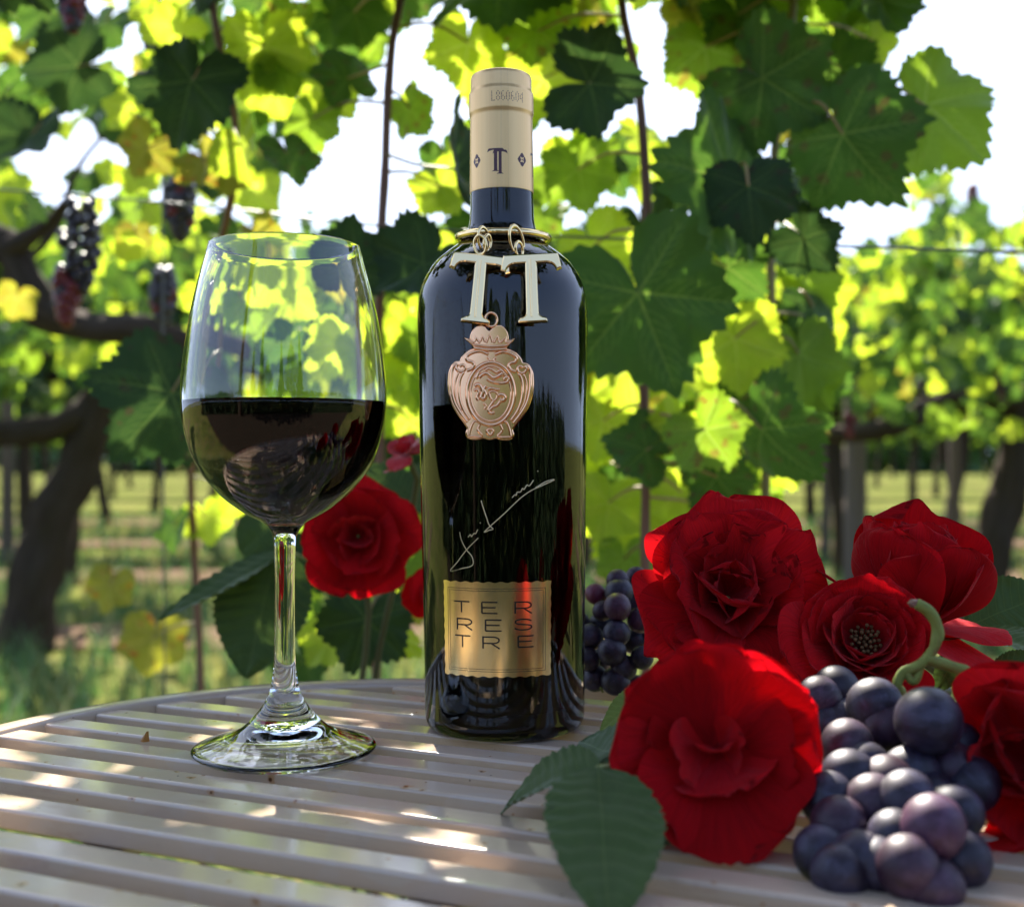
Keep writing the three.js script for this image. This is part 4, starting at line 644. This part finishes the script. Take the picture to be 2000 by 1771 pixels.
// the rest of the leaf curtain, with the gaps where the sky shows
const GAPS = [[665, 300, 80, 120], [600, 395, 90, 34], [205, 60, 62, 90], [790, 390, 36, 70], [830, 110, 50, 70], [1115, 130, 45, 60], [1290, 100, 42, 70], [1425, 235, 95, 55], [1395, 315, 38, 70], [1720, 425, 90, 46], [1900, 110, 140, 190], [1590, 260, 40, 50], [115, 315, 42, 55], [560, 30, 40, 40], [1160, 400, 60, 34], [790, 540, 36, 50], [1880, 420, 120, 90], [960, 30, 30, 25], [162, 480, 45, 100], [130, 560, 50, 50], [350, 390, 40, 50], [318, 570, 36, 46]];
{
  const R = rng(777); let made = 0, tries = 0;
  while (made < 400 && tries++ < 12000) {
    const px = lerp(-160, 1860, R()), py = lerp(-170, 1250, R()), d = px < 300 ? lerp(1.4, 1.8, R()) : lerp(1.08, 1.36, R()), len = lerp(42, 88, R()) * 1.25 / d;
    const floor = px < 520 ? 600 : px < 860 ? 1260 : px < 1480 ? 1040 : px < 1640 ? 820 : 330;
    if (py > floor || (px < 250 && R() < 0.75) || GAPS.some(([x, y, rx, ry]) => ((px - x) / (rx + len * 0.62)) ** 2 + ((py - y) / (ry + len * 0.62)) ** 2 < 1)) continue;
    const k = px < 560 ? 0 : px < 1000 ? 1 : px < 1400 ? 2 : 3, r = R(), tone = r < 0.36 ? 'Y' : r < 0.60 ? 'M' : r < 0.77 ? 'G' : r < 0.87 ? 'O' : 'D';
    const ang = lerp(35, 145, R());
    vineLeafAt(vines[k], px, py, ang, len, tone, d, lerp(-25, 35, R()), lerp(-45, 45, R()));
    if (R() < 0.4) petiole(vines[k], px, py, ang, len, d);
    made++;
  }
}
const stuffOf = (parent, name, shapes, mat, list) => {           // many leaves as one part
  shapes.forEach((g, s) => { const mine = list.filter((_, i) => i % shapes.length === s); if (!mine.length) return; const im = new THREE.InstancedMesh(g, mat, mine.length); mine.forEach((m, i) => im.setMatrixAt(i, m)); im.name = name; im.userData.kind = 'stuff'; im.castShadow = im.receiveShadow = true; parent.add(im); });
};
{ // leaves of the same shoots above the picture, which shade the table
  const R = rng(31), lists = [[], [], [], []];
  for (let k = 0; k < 100; k++) {
    const X = lerp(-0.55, 0.36, R()), y = lerp(1.27, 1.40, R()), d = lerp(0.80, 1.10, R()) + (y - 1.33) * 0.8, s = lerp(0.05, 0.078, R()), v = X < -0.3 ? 0 : X < 0 ? 1 : X < 0.2 ? 2 : 3;
    lists[v].push(placed(V(X, y, -d).sub(vines[v].position), euler(lerp(-1.5, -0.4, R()), lerp(-0.5, 0.5, R()), R() * 6.28), s));
  }
  lists.forEach((l, v) => stuffOf(vines[v], 'upper_foliage', leafShapes.slice(v * 3, v * 3 + 3), M.leaf[['D', 'G', 'M', 'G'][v]][0], l));
}

// trellis wires
for (const [pts, label] of [[[[-150, 358, 1.35], [80, 376, 1.28], [420, 404, 1.18], [740, 440, 1.06], [1300, 470, 1.0], [1700, 482, 0.97], [2200, 500, 0.92]], 'thin trellis wire carrying the vine shoots behind the bottle'], [[[318, -200, 1.45], [318, 900, 1.45], [322, 1420, 1.45], [322, 2260, 1.45]], 'thin upright trellis wire by the yellow leaves']]) {
  const p0 = at(...pts[0]), t = thing('trellis_wire', label, 'wire', p0);
  part(t, 'strand', tube(pts.map((p) => at(...p).sub(p0)), 0.0013, 6, 6), M.wire);
}

// ---------------------------------------------------------------- vines of the rows behind
function hangingBunch(parent, px, py, d, len, red, seed, size = 1) {
  const R = rng(seed), g = new THREE.Group(); g.name = 'grape_cluster'; g.position.copy(at(px, py, d)).sub(parent.position); parent.add(g);
  for (let k = 0; k < 48; k++) { const v = k / 48, w = len * 0.20 * sin(PI * min(0.97, 0.18 + v * 0.8)), a = k * 2.4, q = 0.6 + 0.5 * R(); const m = part(g, 'grape', ballFar, M.grapeFar[R() < red ? 1 : 0]); m.position.set(cos(a) * w * q, -v * len, sin(a) * w * q); m.scale.setScalar(size * lerp(0.009, 0.011, R())); }
}
const tinyLeaf = (() => { const g = vineLeaf(5, { n: 14, rings: [0, 1] }); return g; })();
function midVine(label, o) {
  const p = at(o.foot[0], HOR, o.foot[2]), t = thing('trained_vine', label, 'grape vine', V(p.x, 0, p.z), 'old vines trained along the rows'), R = rng(o.seed);
  const L = (a) => at(...a).sub(t.position);
  part(t, 'trunk', tube(o.trunk.map(L), o.r, 12, 8, { rough: 0.45, freq: 5, seed: o.seed }), M.bark);
  for (const [pts, r] of o.arms) part(t, 'cordon', tube(pts.map(L), r, 10, 8, { rough: 0.5, freq: 9, seed: o.seed + 3 }), M.bark);
  let n = 0, tries = 0; const rest = [[], [], []];
  while (n < o.leaves + o.more && tries++ < 9000) {
    const px = lerp(o.box[0], o.box[2], R()), py = lerp(o.box[1], o.box[3], R()), d = lerp(o.box[4], o.box[5], R());
    if (o.gaps && o.gaps.some(([x, y, rx, ry]) => ((px - x) / rx) ** 2 + ((py - y) / ry) ** 2 < 1)) continue;
    if (o.edge && !o.edge(px, py, R)) continue;
    const s = lerp(0.04, 0.08, R()), q = euler(lerp(-0.9, 0.5, R()), lerp(-0.9, 0.9, R()), PI + lerp(-1, 1, R())), r = R(), tone = r < 0.15 ? 'Y' : r < 0.34 ? 'M' : r < 0.62 ? 'G' : r < 0.74 ? 'O' : 'D';
    if (n < o.leaves) { const m = part(t, 'leaf', leafSmall[n % 6], M.leaf[tone][n % 2]); m.position.copy(at(px, py, d)).sub(t.position); m.quaternion.copy(q); m.scale.setScalar(s); }
    else rest[tone === 'Y' || tone === 'O' ? 0 : tone === 'M' ? 1 : 2].push(placed(at(px, py, d).sub(t.position), q, s));
    n++;
  }
  rest.forEach((l, k) => stuffOf(t, 'foliage', leafSmall.slice(k * 2, k * 2 + 2), M.leaf[['Y', 'M', 'G'][k]][0], l));
  for (const b of o.bunches) hangingBunch(t, ...b);
  return t;
}
midVine('gnarled vine with a thick bent arm and hanging grapes beside the wine glass', { seed: 1, foot: [-420, 0, 2.7], r: [0.05, 0.04], trunk: [[-430, 1640, 2.72], [-400, 1200, 2.7], [-330, 800, 2.68], [-200, 560, 2.66], [-60, 440, 2.64]],
  arms: [[[[-70, 450, 2.64], [10, 480, 2.62], [55, 560, 2.6], [90, 610, 2.6], [170, 640, 2.6], [270, 648, 2.6], [370, 672, 2.62], [470, 700, 2.7]], [0.044, 0.028]], [[[40, 520, 2.62], [110, 440, 2.66], [150, 330, 2.7], [230, 230, 2.75]], [0.009, 0.005]], [[[10, 490, 2.6], [90, 440, 2.55], [130, 395, 2.5]], [0.022, 0.012]]],
  leaves: 150, more: 170, box: [-260, -160, 640, 600, 2.66, 3.9], gaps: [[205, 60, 60, 80], [115, 315, 40, 50], [560, 40, 50, 40], [600, 380, 90, 60], [665, 300, 80, 120]], edge: (x, y) => y < 560 - max(0, x - 420) * 1.4,
  bunches: [[160, 395, 1.62, 0.125, 0, 1, 0.85], [128, 525, 1.62, 0.075, 0.75, 2, 0.85], [350, 350, 1.5, 0.075, 0.25, 3, 0.85], [318, 530, 1.55, 0.065, 0.15, 4, 0.85], [140, -40, 1.4, 0.06, 0.3, 5, 0.75], [300, -10, 1.4, 0.07, 0.2, 6, 0.75], [395, 90, 1.3, 0.05, 0.1, 7, 0.6]] });
midVine('old vine with a leaning trunk standing in dark grass beyond the table', { seed: 2, foot: [40, 0, 5.2], r: (t) => lerp(0.125, 0.085, t), trunk: [[36, 1285, 5.2], [62, 1160, 5.2], [105, 1020, 5.2], [150, 900, 5.2], [188, 810, 5.2], [205, 750, 5.2]],
  arms: [[[[200, 770, 5.2], [150, 815, 5.15], [70, 838, 5.1], [-60, 848, 5.1], [-200, 840, 5.1]], [0.07, 0.045]], [[[200, 765, 5.2], [280, 735, 5.25], [380, 730, 5.3], [520, 735, 5.3]], [0.065, 0.04]]],
  leaves: 150, more: 420, box: [-300, 420, 700, 800, 4.3, 6.3], edge: (x, y, R) => y < 770 || R() < 0.3, bunches: [[90, 620, 5.0, 0.16, 0.3, 11], [300, 690, 5.0, 0.16, 0.2, 12]] });
midVine('old vine with dark cordon and thick trunk beyond the roses', { seed: 3, foot: [1925, 0, 5.3], r: (t) => lerp(0.10, 0.075, t), trunk: [[1895, 1266, 5.3], [1930, 1110, 5.3], [1962, 990, 5.3], [1985, 870, 5.3], [2005, 770, 5.3]],
  arms: [[[[2005, 785, 5.3], [1930, 770, 5.25], [1840, 788, 5.2], [1750, 830, 5.2], [1650, 850, 5.2], [1560, 845, 5.2]], [0.06, 0.04]], [[[2000, 780, 5.3], [2080, 770, 5.3], [2200, 780, 5.3]], [0.06, 0.04]]],
  leaves: 220, more: 600, box: [1500, 290, 2200, 840, 4.2, 6.6], edge: (x, y, R) => y > 470 - (x - 1500) * 0.2 + 70 * sin(x * 0.02) && (y < 770 || R() < 0.35),
  gaps: [[1720, 430, 90, 40]], bunches: [[1700, 730, 5.0, 0.18, 0.4, 21], [1800, 740, 5.0, 0.18, 0.15, 22], [1660, 800, 4.9, 0.12, 0.7, 23], [1900, 360, 5.0, 0.12, 0.9, 24], [1960, 720, 5.0, 0.15, 0.4, 25]] });

// weathered posts
for (const [px, d, w, label] of [[1668, 6.0, 0.052, 'weathered wooden vineyard post beyond the large ruffled rose'], [1612, 9.5, 0.04, 'slender grey vineyard post standing farther along the row'], [1862, 9.0, 0.04, 'thin vineyard post beside the thick vine trunk'], [12, 9.5, 0.05, 'grey vineyard post behind the leaning vine trunk']]) {
  const p = at(px, HOR, d), t = thing('vineyard_post', label, 'post', V(p.x, 0, p.z), 'posts of the vine rows');
  part(t, 'shaft', tube([V(0, -0.1, 0), V(0.01, 0.9, 0), V(0, 1.75, 0)], [w * 1.1, w], 10, 6, { rough: 0.12, freq: 3, seed: d }), M.post);
  part(t, 'wire_staple', turned(new THREE.TorusGeometry(0.012, 0.003, 6, 12), placed(V(0, 1.4, w), euler(0, 0, 0), 1)), M.wire);
}

// farther rows: every vine a trunk, an arm and a crown
{
  const make = (seed) => {
    const R = rng(seed), lean = lerp(-0.25, 0.25, R()), trunk = tube([V(0, -0.05, 0), V(lean * 0.4, 0.5, 0.03), V(lean * 0.9, 1.0, 0), V(lean, 1.38, 0)], [0.075, 0.05], 8, 4, { rough: 0.4, freq: 5, seed });
    const arm = mergeGeometries([tube([V(lean, 1.36, 0), V(lean - 0.45, 1.42 + 0.1 * R(), 0), V(-1.0, 1.40, 0)], [0.045, 0.025], 7, 4, { rough: 0.4, seed }), tube([V(lean, 1.36, 0), V(lean + 0.45, 1.42, 0.02), V(1.0, 1.41, 0)], [0.045, 0.025], 7, 4, { rough: 0.4, seed: seed + 1 })]);
    const crowns = [[], [], []];
    for (let k = 0; k < 900; k++) { const y = 1.25 + 0.98 * Math.pow(R(), 0.85), tone = Math.floor(R() * 3); crowns[tone].push(turned(tinyLeaf, placed(V(lerp(-1.1, 1.1, R()), y, (R() + R() - 1) * 0.65), euler(lerp(-1.2, 0.5, R()), lerp(-1, 1, R()), PI + lerp(-1, 1, R())), lerp(0.06, 0.11, R())))); }
    return { trunk, arm, crowns: crowns.map((c) => mergeGeometries(c)) };
  };
  const kinds = [make(1001), make(1002), make(1003)], crownMat = [M.leaf.M[0], M.leaf.G[0], M.leaf.D[1]];
  const proto = kinds.map((k, i) => { const g = new THREE.Group(); part(g, 'trunk', k.trunk, M.bark); part(g, 'cordon', k.arm, M.bark); k.crowns.forEach((c, j) => { const m = part(g, 'crown', c, crownMat[j]); m.userData.kind = 'stuff'; }); return g; });
  const R = rng(2024);
  const where = ['in the second row', 'in the third row', 'in the fourth row', 'in the fifth row', 'in the sixth row', 'in the seventh row', 'in the last row'];
  ROWS.slice(1).forEach((d, r) => {
    const half = 0.5 * d + 1.5, step = 1.75, off = R();
    for (let X = -half + off; X < half; X += step) {
      const v = proto[Math.floor(R() * 3)].clone(); v.name = numbered('row_vine'); v.position.set(X + (R() - 0.5) * 0.3, 0, -d + (R() - 0.5) * 0.2); v.rotation.y = R() < 0.5 ? 0 : PI; v.scale.set(1, lerp(0.92, 1.08, R()), 1);
      v.userData = { label: `grown vine with bare trunk and leafy top ${where[r]} of the vineyard`, category: 'grape vine', group: `vines ${where[r]}` }; scene.add(v);
    }
  });
  { // the wood beyond the last row
    const n = 2600, im = new THREE.InstancedMesh(tinyLeaf, M.leaf.G[0], n); for (let k = 0; k < n; k++) im.setMatrixAt(k, placed(V((R() - 0.5) * 90, 3.6 * R() ** 0.8, -58 - R() * 5), euler(lerp(-1, 1, R()), lerp(-1, 1, R()), R() * 6), lerp(0.5, 1.0, R()))); im.name = 'distant_woods'; im.userData = { kind: 'stuff', label: 'low green woods far beyond the last vine row', category: 'woods' }; im.castShadow = im.receiveShadow = true; scene.add(im);
  }
  // the first row carries on beside the vines built above
  for (const X of [-3.4, -5.1, 3.9, 5.6]) { const v = proto[Math.floor(R() * 3)].clone(); v.name = numbered('row_vine'); v.position.set(X, 0, -5.3); v.userData = { label: 'grown vine with bare trunk and leafy top in the first row of the vineyard', category: 'grape vine', group: 'vines in the first row' }; scene.add(v); }
}

// ---------------------------------------------------------------- trees behind the photographer, which the bottle and the glass mirror
{
  const leafQuad = vineLeaf(9, { n: 10, rings: [0, 1] }), mat = new THREE.MeshPhysicalMaterial({ color: lin(0.045, 0.085, 0.025), roughness: 0.9, transmission: 0.25, thickness: 0, side: THREE.DoubleSide });
  const tree = (seed, h, w, pointed) => {
    const R = rng(seed), g = new THREE.Group(); part(g, 'trunk', tube([V(0, -0.1, 0), V(0.1, h * 0.4, 0), V(0, h * 0.85, 0)], [h * 0.03, h * 0.006], 8, 5, { rough: 0.3, seed }), M.bark);
    const l = []; for (let k = 0; k < 900; k++) { const v = R(), rad = w * (pointed ? (1 - v) * 0.9 + 0.05 : sin(PI * (0.12 + 0.85 * v))) * Math.sqrt(0.25 + 0.75 * R()), a = R() * 6.28; l.push(turned(leafQuad, placed(V(cos(a) * rad, h * (0.15 + 0.85 * v), sin(a) * rad), euler(R() * 6, R() * 6, R() * 6), lerp(0.12, 0.3, R()) * h / 7))); }
    const m = part(g, 'crown', mergeGeometries(l), mat); m.userData.kind = 'stuff'; return g;
  };
  { // a dark clipped hedge behind the photographer
    const h = thing('hedge', 'long dark clipped evergreen hedge behind the photographer', 'hedge', V(0, 0, 4.2)), q = rng(55), l = [], dark = new THREE.MeshPhysicalMaterial({ color: lin(0.030, 0.055, 0.018), roughness: 0.85, side: THREE.DoubleSide });
    for (let k = 0; k < 9000; k++) { const X = lerp(-8, 8, q()), hh = 1.02 + 0.14 * noise(X * 0.9, 1, 2) + 0.10 * noise(X * 4, 1, 5); l.push(placed(V(X, hh * q() ** 0.9, (q() - 0.5) * 0.7 + X * X * -0.075), euler(q() * 6, q() * 6, q() * 6), lerp(0.05, 0.11, q()))); }
    stuffOf(h, 'foliage', [leafQuad], dark, l);
    part(h, 'branches', mergeGeometries(Array.from({ length: 40 }, (_, k) => { const X = -8 + k * 0.41; return tube([V(X, -0.05, -X * X * 0.075), V(X + 0.1, 1.1, -X * X * 0.075)], [0.03, 0.012], 6, 3); })), M.bark);
  }
  const kinds = [tree(1, 7, 1.1, true), tree(2, 6, 2.2, false)], R = rng(12);
  [[-7, 15, 0, 'tall pointed dark conifer behind the photographer beside the lone round tree'], [-4.6, 17, 0, 'slim dark conifer second in the line behind the photographer'], [-2.4, 16, 1, 'round dark broadleaf tree behind the photographer'], [2.2, 18, 0, 'tall dark conifer between round trees behind the photographer'], [5.0, 15, 1, 'wide round broadleaf tree at the end of the line behind the photographer'], [8.5, 16, 0, 'last dark conifer of the line behind the photographer']].forEach(([x, z, k, label]) => {
    const t = kinds[k].clone(); t.name = numbered(k ? 'broadleaf_tree' : 'conifer_tree'); t.position.set(x, 0, z); t.rotation.y = R() * 6; t.scale.setScalar(lerp(0.85, 1.2, R())); t.userData = { label, category: 'tree', group: 'trees behind the photographer' }; scene.add(t);
  });
  // a shade tree whose boughs reach over the table from behind
  const t = thing('shade_tree', 'leafy tree whose boughs overhang the photographer', 'tree', V(-2.6, 0, 2.6));
  part(t, 'trunk', tube([V(0, -0.1, 0), V(0.1, 1.2, 0), V(0.3, 2.6, -0.2), V(0.6, 3.6, -0.4), V(0.8, 4.4, -0.8)], [0.16, 0.06], 10, 6, { rough: 0.3, seed: 5 }), M.bark);
  part(t, 'bough', tube([V(0.3, 2.5, -0.2), V(0.9, 3.2, -1.2), V(1.7, 3.6, -2.4), V(2.5, 3.8, -3.6)], [0.08, 0.025], 8, 6, { rough: 0.3, seed: 6 }), M.bark);
  part(t, 'bough', tube([V(0.6, 3.5, -0.4), V(1.6, 3.8, -1.4), V(3.0, 3.9, -2.4), V(4.4, 3.9, -2.9)], [0.07, 0.02], 8, 6, { rough: 0.3, seed: 7 }), M.bark);
  const l = [], q = rng(90); for (let k = 0; k < 3400; k++) { const a = q() * 6.28, rad = Math.sqrt(q()), yy = 3.75 + (q() - 0.5) * 1.0; l.push(turned(leafQuad, placed(V(2.5 + cos(a) * rad * 2.6, yy, -2.45 + sin(a) * rad * 1.75), euler(q() * 6, q() * 6, q() * 6), lerp(0.06, 0.13, q())))); }
  const m = part(t, 'crown', mergeGeometries(l), mat); m.userData.kind = 'stuff';
}

renderer.render(scene, camera);
